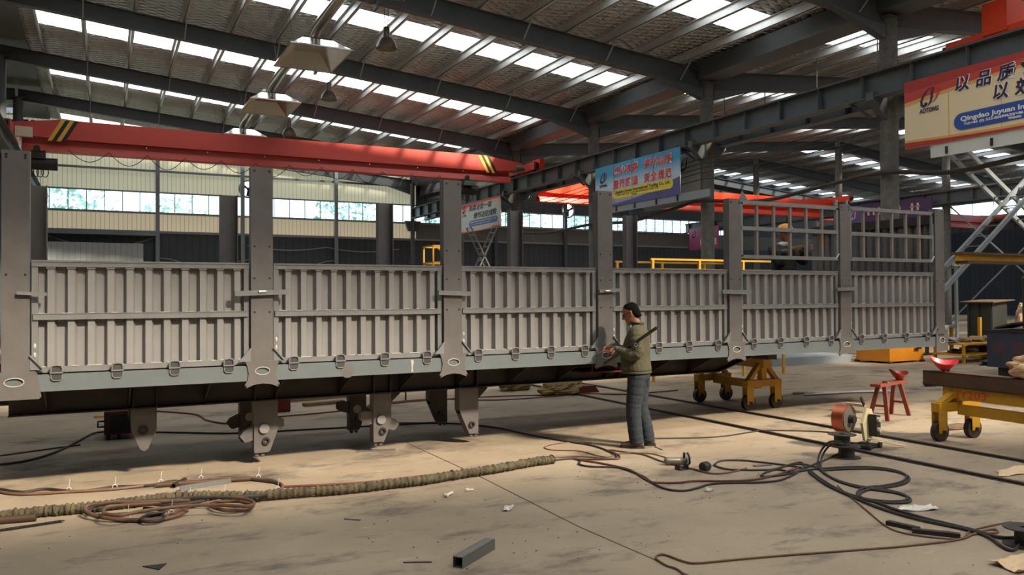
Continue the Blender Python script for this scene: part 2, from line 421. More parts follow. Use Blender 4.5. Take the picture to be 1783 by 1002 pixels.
def m_corr(name, col, dark, pitch, axis, rough=.55, translucent=0.0, tint=None, glow=0.0):
    """ribbed sheet wall, the ribs as bump and thin seam lines"""
    m = bpy.data.materials.new(name); m.use_nodes = True; nt = m.node_tree; b = nt.nodes['Principled BSDF']; L = nt.links.new
    tc = _n(nt, 'ShaderNodeTexCoord'); sx = _n(nt, 'ShaderNodeSeparateXYZ'); L(tc.outputs['Object'], sx.inputs[0])
    dv = _n(nt, 'ShaderNodeMath', operation='DIVIDE'); dv.inputs[1].default_value = pitch; L(sx.outputs[axis], dv.inputs[0])
    fr = _n(nt, 'ShaderNodeMath', operation='FRACT'); L(dv.outputs[0], fr.inputs[0])
    lt = _n(nt, 'ShaderNodeMath', operation='LESS_THAN'); lt.inputs[1].default_value = .13; L(fr.outputs[0], lt.inputs[0])
    nz = _n(nt, 'ShaderNodeTexNoise'); nz.inputs['Scale'].default_value = .6; nz.inputs['Detail'].default_value = 4; L(tc.outputs['Object'], nz.inputs['Vector'])
    m0 = _n(nt, 'ShaderNodeMix', data_type='RGBA'); m0.inputs[6].default_value = lin(col); m0.inputs[7].default_value = lin(tint or col); L(nz.outputs[0], m0.inputs[0])
    mx = _n(nt, 'ShaderNodeMix', data_type='RGBA'); L(m0.outputs[2], mx.inputs[6]); mx.inputs[7].default_value = lin(dark); L(lt.outputs[0], mx.inputs[0])
    L(mx.outputs[2], b.inputs['Base Color']); b.inputs['Roughness'].default_value = rough
    bp = _n(nt, 'ShaderNodeBump'); bp.inputs['Strength'].default_value = .6; bp.inputs['Distance'].default_value = .03
    L(lt.outputs[0], bp.inputs['Height']); L(bp.outputs[0], b.inputs['Normal'])
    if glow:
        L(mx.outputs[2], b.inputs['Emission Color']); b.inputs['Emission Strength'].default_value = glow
    return m
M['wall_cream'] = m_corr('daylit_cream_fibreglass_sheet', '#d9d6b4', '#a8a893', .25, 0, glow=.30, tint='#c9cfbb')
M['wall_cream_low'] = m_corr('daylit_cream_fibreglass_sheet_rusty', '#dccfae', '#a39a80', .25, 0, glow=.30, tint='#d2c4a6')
M['wall_dark'] = m_corr('dark_blue_grey_wall_sheet', '#3f464e', '#363c43', .45, 0, tint='#484f57')
M['wall_dark_side'] = m_corr('dark_blue_grey_side_sheet', '#3c4550', '#343b44', .45, 1, tint='#424b56')
M['wall_grey'] = m_corr('grey_wall_sheet', '#74746f', '#62625d', .32, 0, tint='#6b6c68')
M['skylight'] = daylit('daylit_translucent_roof_sheet', (1.0, 0.975, 0.94, 1), SKYLIGHT, .75)
M['skylight_boost'] = daylit('boosted_unseen_roof_sheet', (1.0, 0.965, 0.92, 1), SKYLIGHT*2.8, .75)  # unseen near strips, glow boosted beyond the others to brighten the foreground
M['skylight_end'] = daylit('sun_cut_end_bay_roof_sheet', (1.0, 0.955, 0.89, 1), SKYLIGHT*1.2, .3)  # clearness cut to keep sun patches off the back wall
M['skylight_dim'] = daylit('dim_blue_roof_sheet', (0.75, 0.88, 1.0, 1), .16, .2)  # faint blue glow for the strips of the left slope
M['skylight_far'] = daylit('daylit_far_roof_sheet', (0.88, 0.95, 1.0, 1), SKYLIGHT*0.8, .45)  # strips of the farthest slope, dimmer and bluer
def m_glass():
    m = bpy.data.materials.new('dusty_window_glass'); m.use_nodes = True; nt = m.node_tree
    for n in list(nt.nodes): nt.nodes.remove(n)
    o = _n(nt, 'ShaderNodeOutputMaterial'); t = _n(nt, 'ShaderNodeBsdfTransparent'); t.inputs[0].default_value = (.86, .95, .97, 1)
    g = _n(nt, 'ShaderNodeBsdfGlossy'); g.inputs['Roughness'].default_value = .1; mx = _n(nt, 'ShaderNodeMixShader'); mx.inputs[0].default_value = .05
    nt.links.new(t.outputs[0], mx.inputs[1]); nt.links.new(g.outputs[0], mx.inputs[2]); nt.links.new(mx.outputs[0], o.inputs[0]); return m
M['glass'] = m_glass()
M['leaf'] = mat('haze_paled_leaves', '#93b3ae', 0.7, 0.0, '#bcd3d2', 2)  # haze over the trees is put into this pale bluish colour
M['bark'] = mat('grey_bark', '#6b6257', 0.9)
M['ground_out'] = mat('pale_yard_ground', '#9a958a', 0.9)
M['skin'] = mat('tanned_skin', '#8c5c47', 0.55, 0.0, '#7c503d', 20)
M['hair'] = mat('black_hair', '#0b0a08', 0.9, 0.0, '#15130e', 60, .9, bump=.5, bscale=200, spec=.1)
M['olive'] = mat('olive_work_jacket', '#4c4832', 0.9, 0.0, '#3f3c29', 6, .8, bump=.35, bscale=26)
M['denim'] = mat('dark_blue_grey_denim', '#272d33', 0.9, 0.0, '#20252b', 5, .8, bump=.35, bscale=22)
M['shoe'] = mat('dusty_grey_brown_suede', '#6b5d50', 0.9, 0.0, '#574b41', 14)
M['sole'] = mat('dark_shoe_sole', '#37302b', 0.8)
M['grey_glove'] = mat('dirty_grey_knit_glove', '#66645f', 0.95, 0.0, '#4c4a46', 25, .9, bump=.5, bscale=150)
M['dark_cloth'] = mat('dark_green_grey_work_coat', '#35362f', 0.95, 0.0, '#2b2c27', 8, .8, bump=.4, bscale=30)
M['hat'] = mat('orange_yellow_hard_hat_plastic', '#e0902a', 0.35)
M['white_cloth'] = mat('off_white_cloth', '#cfcabf', 0.9)
M['glass_lens'] = mat('dark_spectacle_frame', '#191716', 0.3)
# ================================================================== THE HALL
CAM_SCALED[0] = True
RAF = [-12.1, -6.1, -0.1, 5.9, 11.87, 17.84, 23.8, 29.8, 35.75, 41.7]
K = 0.0895
def zc(X):                                     # height of the rafter axis
    if X < -3: return 9.667-K*(-3-X)
    if X <= 15.4: return 8.02+K*(15.4-X)
    if X <= 34.6: return 8.02+K*(X-15.4)
    return 9.738-K*(X-34.6)
X0, X1, Y0, Y1 = -21.4, 53.0, -15.0, 41.9
o = struct(MB().box(X0, X1, Y0, Y1, FL-.2, FL).build('floor', M['floor']))
CAM_SCALED[0] = False
# saw-cut joint in the slab
j = MB()
jp = [F(x, y) for x, y in ((700, 768), (831, 828), (1008, 918), (1178, 992), (1260, 1035))]
for a, b in zip(jp, jp[1:]): j.bar((a.x, a.y, .0), (b.x, b.y, .0), .013, .002)
struct(j.build('trim_1', M['dark_beam']))
CAM_SCALED[0] = True
# roof slopes
LO = .47
STRIP = ((-1.75, 14.5, 'skylight'), (16.4, 33.4, 'skylight'), (35.8, 51.5, 'skylight_far'), (-20, -3.5, 'skylight_dim'))
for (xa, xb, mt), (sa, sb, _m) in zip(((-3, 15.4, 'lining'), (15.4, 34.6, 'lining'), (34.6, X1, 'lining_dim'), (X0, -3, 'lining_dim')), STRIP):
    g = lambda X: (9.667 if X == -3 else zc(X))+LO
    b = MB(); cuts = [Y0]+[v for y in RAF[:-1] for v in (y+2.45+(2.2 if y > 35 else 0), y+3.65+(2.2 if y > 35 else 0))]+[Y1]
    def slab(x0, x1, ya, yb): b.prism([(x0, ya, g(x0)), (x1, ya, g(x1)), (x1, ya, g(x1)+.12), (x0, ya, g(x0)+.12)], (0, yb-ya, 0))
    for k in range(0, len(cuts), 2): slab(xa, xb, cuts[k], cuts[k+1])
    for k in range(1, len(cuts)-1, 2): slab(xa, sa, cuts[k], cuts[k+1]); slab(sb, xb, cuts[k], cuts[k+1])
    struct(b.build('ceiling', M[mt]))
# skylight strips, one in each bay of each slope
wn = 0
for xa, xb, mt in STRIP:
    for i, y in enumerate(RAF[:-1]):
        yc = y+3.05+(2.2 if y > 35 else 0)
        wn += 1
        za, zb = zc(xa)+LO+.012, zc(xb)+LO+.012
        struct(MB().prism([(xa, yc-.6, za), (xb, yc-.6, zb), (xb, yc+.6, zb), (xa, yc+.6, za)], (0, 0, .004)).build('window_%d' % wn, M['skylight_boost' if mt == 'skylight' and y < 5 else 'skylight_end' if mt == 'skylight' and y > 35 else mt]))
# purlins
tn = 1
def purlin(X, ya=Y0, yb=Y1-.1):
    global tn; tn += 1
    z = zc(X)+LO-.05
    b = MB().box(X-.035, X-.022, ya, yb, z-.22, z).box(X-.035, X+.045, ya, yb, z-.22, z-.205).box(X-.1, X-.03, ya, yb, z-.012, z)
    struct(b.build('trim_%d' % tn, M['purlin']))
for k in range(14): purlin(-1.75+1.24*k, 5.0)
for k in range(14): purlin(16.6+1.26*k, 2.0)
for k in range(11): purlin(36.4+1.45*k, 8.0)
for k in range(5): purlin(-4.5-1.5*k, 20.0)
# valley gutter and ridge cover
tn += 1; struct(MB().box(15.02, 15.78, 2, Y1-.1, 7.98, 8.45).build('trim_%d' % tn, M['steel_frame']))
tn += 1; struct(MB().box(-3.35, -2.2, 12, Y1-.1, 9.98, 10.1).build('trim_%d' % tn, M['steel_frame']))
# walls: front (behind the camera), sides, back with its bands
struct(MB().box(X0-.2, X1+.2, Y0-.2, Y0, FL-.2, 10.6).build('wall_front', M['wall_dark']))
struct(MB().box(X0-.2, X0, Y0, Y1+.2, FL-.2, 10.6).build('wall_left', M['wall_dark_side']))
w = MB().box(X1, X1+.2, Y0, Y1+.2, FL-.2, 6.9).box(X1, X1+.2, Y0, Y1+.2, 8.05, 10.6).box(X1, X1+.2, Y0, 24.0, 6.9, 8.05)
struct(w.build('wall_right', M['wall_dark_side']))
def backwall(nm, xa, xb, za, zb, mt, th=.12):
    return struct(MB().prism([(xa, Y1, za), (xb, Y1, za), (xb, Y1, zb if not callable(zb) else zb(xb)), (xa, Y1, zb if not callable(zb) else zb(xa))], (0, th, 0)).build(nm, M[mt]))
top = lambda X: zc(X)+LO+.1
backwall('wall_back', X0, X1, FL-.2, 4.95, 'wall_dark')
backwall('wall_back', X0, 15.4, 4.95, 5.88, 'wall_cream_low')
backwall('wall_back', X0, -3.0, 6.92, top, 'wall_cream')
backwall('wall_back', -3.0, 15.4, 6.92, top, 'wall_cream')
backwall('wall_back', 15.4, 34.6, 4.95, 5.88, 'wall_grey')
backwall('wall_back', 15.4, 34.6, 6.80, top, 'wall_dark')
backwall('wall_back', 34.6, X1, 4.95, 5.88, 'wall_grey')
backwall('wall_back', 34.6, X1, 6.80, top, 'wall_dark')
backwall('wall_back', 38.0, X1, 5.88, 6.80, 'wall_dark')
# the window band, one window for each bay between the wind posts
bays = [(-21.3, -15), (-15, -9), (-9, -3), (-3, 2.26), (2.26, 6.15), (6.15, 10.87), (10.87, 15.4), (15.4, 20.2), (20.2, 24.9), (24.9, 29.7), (29.7, 34.6), (34.6, 38.0)]
for a, b in bays:
    wn += 1; z1 = 6.92 if b <= 15.5 else 6.80
    fr = MB().box(a, b, Y1-.02, Y1+.1, 5.86, 5.92).box(a, b, Y1-.02, Y1+.1, z1-.05, z1+.02)
    n = max(2, int(round((b-a)/.75)))
    for i in range(n+1):
        x = a+(b-a)*i/n; fr.box(x-.02, x+.02, Y1+.0, Y1+.06, 5.92, z1-.05)
    f = struct(fr.build('window_%d' % wn, M['grey_trim']))
    MB().box(a, b, Y1+.03, Y1+.036, 5.92, z1-.05).build('window_pane', M['glass'], f)
wn += 1
fr = MB()
for i in range(13):
    y = 24.0+(Y1-24.0)*i/12; fr.box(X1, X1+.06, y-.02, y+.02, 6.9, 8.05)
fr.box(X1-.02, X1+.1, 24, Y1, 6.86, 6.93).box(X1-.02, X1+.1, 24, Y1, 8.0, 8.08)
f = struct(fr.build('window_%d' % wn, M['grey_trim']))
MB().box(X1+.03, X1+.036, 24, Y1, 6.93, 8.0).build('window_pane', M['glass'], f)
# girts on the back wall
for z, a, b, mt in ((7.92, -21, 15.3, 'grey_trim'), (5.90, -21, 34.4, 'grey_trim'), (5.0, -21, 34.4, 'grey_trim'), (8.5, 15.5, 52, 'steel_frame')):
    tn += 1; struct(MB().box(a, b, Y1-.12, Y1-.03, z-.05, z+.05).build('trim_%d' % tn, M[mt]))
# outside
struct(MB().box(-160, 160, Y1+.3, 260, .1, .3).build('ground_outside', M['ground_out']))
LEAF = random.Random(4)
def tree(x, y, h, r, label):
    t = thing('tree', label, 'tree', (x, y, .3), 'trees outside the window band')
    MB().tube([(x, y, .3), (x+.1, y, h*.4), (x-.1, y, h*.7)], [.22, .17, .08], 8).build('trunk', M['bark'], t, smooth=True)
    b = MB()
    for i in range(1500):
        while True:
            p = V(LEAF.uniform(-1, 1), LEAF.uniform(-1, 1), LEAF.uniform(-1, 1))
            if .35 < p.length < 1: break
        c = V(x+p.x*r, y+p.y*r, h*.62+p.z*h*.42)
        a = V(LEAF.uniform(-1,1), LEAF.uniform(-1,1), LEAF.uniform(-1,1)).normalized(); q = a.orthogonal().normalized(); s = LEAF.uniform(.12, .3)
        b.add([c-a*s-q*s*.6, c+a*s-q*s*.6, c+a*s+q*s*.6, c-a*s+q*s*.6], [(0, 1, 2, 3)])
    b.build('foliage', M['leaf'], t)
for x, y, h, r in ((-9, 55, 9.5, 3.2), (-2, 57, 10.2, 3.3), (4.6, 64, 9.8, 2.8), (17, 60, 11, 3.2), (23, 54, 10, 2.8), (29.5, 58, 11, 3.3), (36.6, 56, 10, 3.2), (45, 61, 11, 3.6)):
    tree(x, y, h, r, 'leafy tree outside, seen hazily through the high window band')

# ------------------------------------------------------------------ columns, rafters
COLS = {(15.4, 11.87): 'thick dark pipe column beside the end of the red and cream slogan banner',
 (15.4, 17.84): 'grey pipe column with wire insulators, just behind the sky blue slogan banner',
 (15.4, 23.8): 'grey pipe column at the far end of the sky blue slogan banner',
 (15.4, 29.8): 'mottled pipe column where the red bridge crane meets the dark girder',
 (15.4, 35.75): 'pipe column far down the girder, behind the small white and pink banner',
 (34.6, 23.7): 'slender grey column in the far hall, above the tip of the leaning steel stairs',
 (34.6, 29.75): 'slender grey column in the far hall, over the post between the lattice fences',
 (34.6, 35.75): 'slender grey column in the far hall, seen behind the first lattice fence',
 (-2.95, 29.8): 'dark column standing up behind the cream switch box of the red bridge crane',
 (-2.95, 35.75): 'dark ridge column behind the red bridge crane, farther than its neighbour',
 (34.6, 17.84): 'slender column of the far hall hidden by the red and cream banner', (15.4, 5.9): 'thick pipe column carrying the crane girder at its near end'}
for (x, y), lab in COLS.items():
    zt = zc(x)-.15; r = .19 if x == 15.4 else .17
    t = thing('steel_column', lab, 'column', (x, y, FL), 'columns of the hall')
    MB().cyl((x, y, FL+.02), (x, y, zt), r, 20).build('shaft', M['column'] if x > 0 else M['steel_frame'], t, smooth=True)
    MB().box(x-.3, x+.3, y-.3, y+.3, FL, FL+.025).build('base_plate', M['steel_frame'], t)
    MB().box(x-.27, x+.27, y-.22, y+.22, zt, zt+.03).build('cap_plate', M['steel_frame'], t)
    if x == 15.4:
        for sx in (-1, 1):
            MB().prism([(x+sx*.15, y-.09, 6.2), (x+sx*.62, y-.09, 6.2), (x+sx*.62, y-.09, 6.02), (x+sx*.15, y-.09, 5.6)], (0, .18, 0)).build('corbel', M['steel_frame'], t)
            MB().bar((x+sx*.2, y+.3, 5.75), (x+sx*.5, y+.75, 6.2), .06, .06).build('brace', M['steel_frame'], t)
RL = {11.87: 'above the cream slogan banner', 17.84: 'over the column with insulators', 23.8: 'over the far end of the blue banner',
      29.8: 'over the end of the red crane', 35.75: 'last but one before the back wall', 41.7: 'along the back wall top'}
def ibeam_sloped(b, xa, xb, y, da, db):
    for (za, zb) in ((lambda X, d: zc(X)+.22, 0),):
        pass
    n = 8
    for i in range(n):
        a, c = xa+(xb-xa)*i/n, xa+(xb-xa)*(i+1)/n
        ha, hc = da+(db-da)*i/n, da+(db-da)*(i+1)/n
        ta, tc = zc(a)+.2, zc(c)+.2
        b.prism([(a, y-.006, ta), (c, y-.006, tc), (c, y-.006, tc-hc), (a, y-.006, ta-ha)], (0, .012, 0))
        b.prism([(a, y-.11, ta), (c, y-.11, tc), (c, y-.11, tc-.016), (a, y-.11, ta-.016)], (0, .22, 0))
        b.prism([(a, y-.11, ta-ha+.016), (c, y-.11, tc-hc+.016), (c, y-.11, tc-hc), (a, y-.11, ta-ha)], (0, .22, 0))
for y in RAF[4:]:
    for xa, xb, hall, da, db in ((-2.95, 15.2, 'main roof', .44, .52), (15.6, 34.4, 'roof beyond the girder', .52, .44), (34.8, 52.8, 'farthest roof', .45, .5), (-20.5, -3.05, 'roof beyond the ridge', .5, .45)):
        if hall == 'roof beyond the ridge' and y < 20: continue
        t = thing('roof_rafter', 'dark rafter of the %s, %s' % (hall, RL[y]), 'roof rafter', (xa, y, zc(xa)), 'rafters of the '+hall)
        b = MB(); ibeam_sloped(b, xa, xb, y, da, db); b.build('web_and_flanges', M['steel_frame'], t)
        hx = xb if hall in ('main roof',) else (xa if hall == 'roof beyond the girder' else None)
        if hx is not None:                     # haunch over the column
            sgn = -1 if hx == xb else 1
            MB().prism([(hx, y-.09, zc(hx)-.3), (hx, y-.09, zc(hx)-.62), (hx+sgn*1.6, y-.09, zc(hx+sgn*1.6)-.3)], (0, .18, 0)).build('haunch', M['steel_frame'], t)
        if hall == 'main roof':
            xm = 5.6; zt = zc(xm)+.2          # bolted splice
            MB().box(xm-.03, xm+.03, y-.13, y+.13, zt-.62, zt+.08).build('splice_plate', M['steel_frame'], t)
            for k in range(1, 14, 2):
                x = -1.75+1.24*k
                MB().bar((x, y-.1, zc(x)-.26), (x+.02, y-.62, zc(x)+.24), .03, .03).build('fly_brace', M['grey_trim'], t)
for X, c in ((2.26, 'by the grey sheet screen'), (6.15, 'behind the second fence post'), (10.87, 'in the middle of the bright windows')):
    b = MB().box(X-.09, X+.09, Y1-.32, Y1-.14, FL, zc(X)+.1)
    tag(b.build('wind_post', M['grey_trim'], org=(X, Y1-.23, FL)), 'pale slender post against the cream back wall, '+c, 'wall post', 'posts of the back wall')
for X, c in ((20.2, 'behind the small banner'), (24.9, 'beside the white exhaust fan'), (29.7, 'behind the yellow platform')):
    b = MB().box(X-.09, X+.09, Y1-.32, Y1-.14, FL, zc(X)+.1)
    tag(b.build('wind_post', M['steel_frame'], org=(X, Y1-.23, FL)), 'dark slender post against the grey back wall, '+c, 'wall post', 'posts of the back wall')
t = thing('support_post', 'white spotted post that carries the far tip of the dark crane girder', 'post', (14.95, 41.2, FL))
MB().cyl((14.95, 41.2, FL), (14.95, 41.2, 8.0), .12, 14).build('shaft', M['column'], t, smooth=True)
MB().prism([(14.5, 41.1, 5.95), (15.4, 41.1, 5.95), (15.2, 41.1, 5.4), (14.7, 41.1, 5.4)], (0, .2, 0)).build('corbel', M['steel_frame'], t)

# ------------------------------------------------------------------ crane girders
def runway(X, label, ya, yb, zt=6.62, zb=6.08):
    t = thing('crane_girder', label, 'crane girder', (X, ya, zb), 'crane girders')
    b = MB().box(X-.16, X+.16, ya, yb, zt-.02, zt).box(X-.16, X+.16, ya, yb, zb, zb+.02).box(X-.007, X+.007, ya, yb, zb+.02, zt-.02)
    b.build('girder', M['steel_frame'], t)
    MB().box(X-.035, X+.035, ya, yb, zt, zt+.06).build('crane_rail', M['brown_beam'], t)
    y = ya+.5
    while y < yb: MB().box(X-.15, X-.01, y-.006, y+.006, zb+.02, zt-.02).build('stiffener_plate', M['steel_frame'], t); y += 1.2
    return t
runway(14.95, 'long dark steel girder running into the depth, hung with slogan banners', 2.0, 41.0)
runway(15.85, 'second dark girder just behind the one with the banners', 2.0, 41.8)
runway(34.2, 'dark girder high in the far hall over the leaning steel stairs', 6.0, 41.8, 6.5, 5.95)
runway(34.95, 'dark girder in the far hall just behind the one over the leaning stairs', 12.0, 41.8, 6.5, 5.95)
runway(51.3, 'dark girder along the far side wall, below the bright side windows', 12.0, 41.8, 6.5, 5.95)
runway(-2.55, 'dark girder under the end of the crane with the cream switch box', 22.0, 41.8, 6.62, 6.08)
# ------------------------------------------------------------------ bridge cranes
def crane_beam(t, x0, x1, y, z0, z1, mt, taper=(1.4, 1.4)):
    a, c = taper; w = .26
    MB().prism([(x0, y-w, z0+.48), (x0+a, y-w, z0+.38), (x1-c, y-w, z0+.38), (x1, y-w, z0+.48), (x1, y-w, z1-.2), (x1-c, y-w, z1), (x0+a, y-w, z1), (x0, y-w, z1-.2)], (0, 2*w, 0)).build('box_girder', M[mt], t)
    MB().box(x0+.5, x1-.5, y-.05, y+.05, z0+.12, z0+.40).build('rail_web', M[mt], t)
    MB().prism([(x0+.5, y-.22, z0), (x0+.5, y+.22, z0), (x0+.5, y+.16, z0+.21), (x0+.5, y-.16, z0+.21)], (x1-x0-1.0, 0, 0)).build('hoist_rail', M[mt], t)
def end_truck(t, x, y, z, mt, half=1.35):
    z += .065; e = MB().box(x-.12, x+.12, y-half, y+half, z+.06, z+.36).build('end_carriage', M[mt], t)
    for s in (-1, 1):
        MB().cyl((x-.07, y+s*(half-.2), z+.12), (x+.07, y+s*(half-.2), z+.12), .12, 16).build('wheel', M['dark_beam'], e, smooth=True)
        MB().box(x-.08, x+.08, y+s*half, y+s*(half+.1), z+.12, z+.3).build('buffer', M['black_rubber'], e)
YC = 28.5
cr = thing('bridge_crane', 'long red overhead bridge crane with a cream switch box, above the trailer', 'crane', (6, YC, 6.4), 'overhead cranes')
crane_beam(cr, -2.75, 14.9, YC, 6.36, 7.34, 'crane_red', (1.5, 1.7))
for x in (-2.55, 14.95): end_truck(cr, x, YC, 6.62, 'crane_red')
for xs in (-1.2, 12.95):
    for k, c in enumerate(('yellow_stripe', 'black_paint', 'yellow_stripe', 'black_paint')):
        d = .12*k; s = 1 if xs < 0 else -1
        MB().prism([(xs+d, YC-.263, 7.33), (xs+d+.12, YC-.263, 7.33), (xs+d+.12-s*.36, YC-.263, 6.67), (xs+d-s*.36, YC-.263, 6.67)], (0, -.004, 0)).build('hazard_stripe', M[c], cr)
MB().box(-2.4, -1.95, YC-.45, YC-.262, 6.72, 7.02).build('switch_box', M['cream_paint'], cr)
b = MB()
for i in range(13):
    x = -1.0+1.12*i
    pts = [(x+1.12*k/8, YC-.3, 6.42-(.34+.05*(i % 3))*math.sin(math.pi*k/8)) for k in range(9)]
    b.tube(pts, .012, 5)
b.build('festoon_cable', M['cable'], cr, smooth=True)
b = MB()
for i in range(7): b.ball((1.2+1.85*i, YC-.27, 6.66), .025, 8, 6)
b.build('bolt_head', M['bright'], cr)
MB().cyl((14.45, YC-.5, 6.9), (14.95, YC-.5, 6.9), .11, 14).build('travel_motor', M['lamp_metal'], cr, smooth=True)
MB().box(15.0, 15.2, YC-1.5, YC-.9, 6.75, 7.15).build('buffer_bracket', M['crane_orange'], cr)
def hoist(x, label, hook=True):
    t = thing('electric_hoist', label, 'hoist', (x, YC, 5.9), 'hoists on the red bridge crane')
    MB().cyl((x-.35, YC, 5.98), (x+.42, YC, 5.98), .19, 18).build('drum', M['black_rubber'], t, smooth=True)
    MB().box(x-.28, x+.1, YC-.2, YC+.2, 6.12, 6.34).build('trolley', M['dark_beam'], t)
    for s in (-1, 1):
        MB().cyl((x-.12, YC+s*.24, 6.42), (x-.12, YC+s*.30, 6.42), .09, 12).build('trolley_wheel', M['dark_beam'], t, smooth=True)
    b = MB()
    for k in range(4): b.tube([(x-.3+.13*k+.09*math.cos(a*.5), YC-.1, 5.72+.16*math.sin(a*.5)) for a in range(13)], .014, 5, closed=True)
    b.build('cable_coil', M['cable'], t, smooth=True)
    if hook:
        b = MB()
        for d in (-.04, .04): b.cyl((x-.08+d, YC, 5.85), (x-.08+d, YC, 5.25), .008, 6)
        b.build('wire_rope', M['plate'], t)
        h = MB().box(x-.16, x, YC-.05, YC+.05, 5.0, 5.28).build('hook_block', M['black_paint'], t)
        MB().tube([(x-.08, YC, 5.0), (x-.08, YC, 4.9), (x, YC, 4.82), (x-.05, YC, 4.72), (x-.14, YC, 4.76)], .02, 8).build('hook', M['dark_beam'], h, smooth=True)
hoist(-1.72, 'black electric hoist with a hook, under the crane end with the switch box')
hoist(12.6, 'black electric hoist under the crane end that meets the dark girder', False)
MB().box(12.35, 12.75, YC-.36, YC-.2, 6.12, 6.3).build('control_box', mat('green_enamel', '#4f6a52', .5), [o for o in bpy.data.objects if o.name.startswith('electric_hoist.001')][0])
cr2 = thing('bridge_crane', 'bright orange red bridge crane in the next hall, behind the sky blue banner', 'crane', (25, 30, 6), 'overhead cranes')
crane_beam(cr2, 16.05, 34.0, 30.0, 5.87, 6.78, 'crane_orange', (1.2, 3.6))
for x in (15.85, 34.2): end_truck(cr2, x, 30.0, 6.62 if x < 20 else 6.5, 'crane_orange')
MB().box(15.97, 17.3, 29.8, 30.2, 6.72, 6.92).box(32.4, 34.08, 29.8, 30.2, 6.62, 6.82).build('end_bracket', M['crane_orange'], cr2)
cr3 = thing('bridge_crane', 'orange red crane end riding above the red and cream banner', 'crane', (20, 9.7, 7), 'overhead cranes')
MB().box(15.7, 34.1, 9.45, 9.95, 6.98, 7.62).build('box_girder', M['crane_orange'], cr3)
for x in (15.85, 34.2): end_truck(cr3, x, 9.7, 6.64 if x < 20 else 6.5, 'crane_orange', 1.05)
cr4 = thing('bridge_crane', 'orange red crane in the farthest hall, beside the bright side windows', 'crane', (43, 32, 6), 'overhead cranes')
crane_beam(cr4, 35.15, 51.1, 32.0, 6.0, 6.8, 'crane_orange', (1.2, 1.2))
for x in (34.95, 51.3): end_truck(cr4, x, 32.0, 6.5, 'crane_orange')
MB().box(35.07, 36.4, 31.8, 32.2, 6.62, 6.85).box(49.9, 51.18, 31.8, 32.2, 6.62, 6.85).build('end_bracket', M['crane_orange'], cr4)
# ------------------------------------------------------------------ banners hung on the near girder
RD, UZ, NX = V(0, -1, 0), V(0, 0, 1), V(-1, 0, 0)
def bp(X, y, z): return V(X, y, z)
def logo(t, X, yl, zb, h, dark, red):
    """two crescents and a hooked stroke"""
    q = lambda u, v: (X, yl-u*h, zb+v*h)
    o_ = MB().ribbon([q(.72, 1.0), q(.45, .93), q(.2, .68), q(.06, .36), q(.08, .14), q(.2, .06), q(.34, .12)], [.02*h, .05*h, .09*h, .13*h, .14*h, .15*h, .1*h], NX)
    o_.add(*[(lambda m: (m.v, m.f))(MB().ball(q(.33, .17), .085*h, 10, 6))][0])
    o_.build('logo_crescent', dark, t)
    MB().ribbon([q(.80, 1.0), q(.70, .8), q(.67, .5), q(.62, .25), q(.42, .02)], [.03*h, .12*h, .13*h, .12*h, .02*h], NX).build('logo_stroke', dark, t)
    MB().ribbon([q(.84, 1.0), q(1.0, .85), q(1.04, .62), q(.95, .4), q(.72, .16)], [.02*h, .08*h, .1*h, .08*h, .01*h], NX).build('logo_leaf', red, t)
XB = 14.75
# --- red and cream banner
yl, yr, zb, zt = 11.0, 4.6, 4.80, 6.18
t = thing('slogan_banner', 'large cream banner with red wave and dark slogan beside the thick dark column', 'banner', (XB, yl, zb), 'banners on the crane girder')
MB().box(XB, XB+.03, yr, yl, zb, zt).build('sheet', M['cream_print'], t)
def band(name, mt, lo, hi, off):
    b = MB(); n = 24
    for i in range(n):
        a, c = i/n, (i+1)/n
        ya, yc_ = yl-(yl-yr)*a, yl-(yl-yr)*c
        b.prism([(XB-off, ya, lo(a)), (XB-off, yc_, lo(c)), (XB-off, yc_, hi(c)), (XB-off, ya, hi(a))], (-.002, 0, 0))
    b.build(name, M[mt], t)
Hh = zt-zb
f1 = lambda a: max(.0, .30-.62*a+.35*a*a)
band('printed_band', 'orange_print', lambda a: zt-Hh*(f1(a)*.9+.10), lambda a: zt, .001)
band('printed_band', 'red_print', lambda a: zt-Hh*(f1(a)*.8+.07), lambda a: zt, .004)
band('printed_band', 'dark_red_print', lambda a: zt-Hh*(f1(a)*.45+.03), lambda a: zt, .007)
g1 = lambda a: .13-.10*math.sin(math.pi*min(1, a*.9+.12))
band('printed_band', 'orange_print', lambda a: zb, lambda a: zb+Hh*(g1(a)+.035), .001)
band('printed_band', 'dark_red_print', lambda a: zb, lambda a: zb+Hh*g1(a), .004)
logo(t, XB-.012, 10.63, 5.58, .37, M['text_dark'], M['red_print'])
lettering('lettering', 'AOTONG', .125, M['text_dark'], t, (XB-.012, 10.66, 5.47), RD, UZ, .2, width=.43, bold=.004)
for s_, y_, z_ in (('以', 9.89, 5.76), ('品', 9.47, 5.76), ('质', 9.07, 5.77), ('求', 8.66, 5.77), ('以', 9.15, 5.44), ('效', 8.75, 5.44)):
    lettering('lettering', s_, .31, M['text_white'], t, (XB-.010, y_, z_), RD, UZ, .15, bold=.016, depth=.002)
    lettering('lettering', s_, .31, M['text_dark'], t, (XB-.014, y_, z_), RD, UZ, .15, bold=.008, depth=.003)
pl = MB(); cz, hz = 5.14, .165
pl.prism([(XB-.01, 9.86-.17*math.cos(a), 5.07+.17*math.sin(a)) if False else (XB-.01, 9.75+.17*math.cos(a), cz+hz*math.sin(a)) for a in [math.pi/2-math.pi*k/12 for k in range(13)]]+[(XB-.01, 4.9, cz-hz), (XB-.01, 4.9, cz+hz)], (-.003, 0, 0))
pl.build('company_plate', M['text_blue'], t)
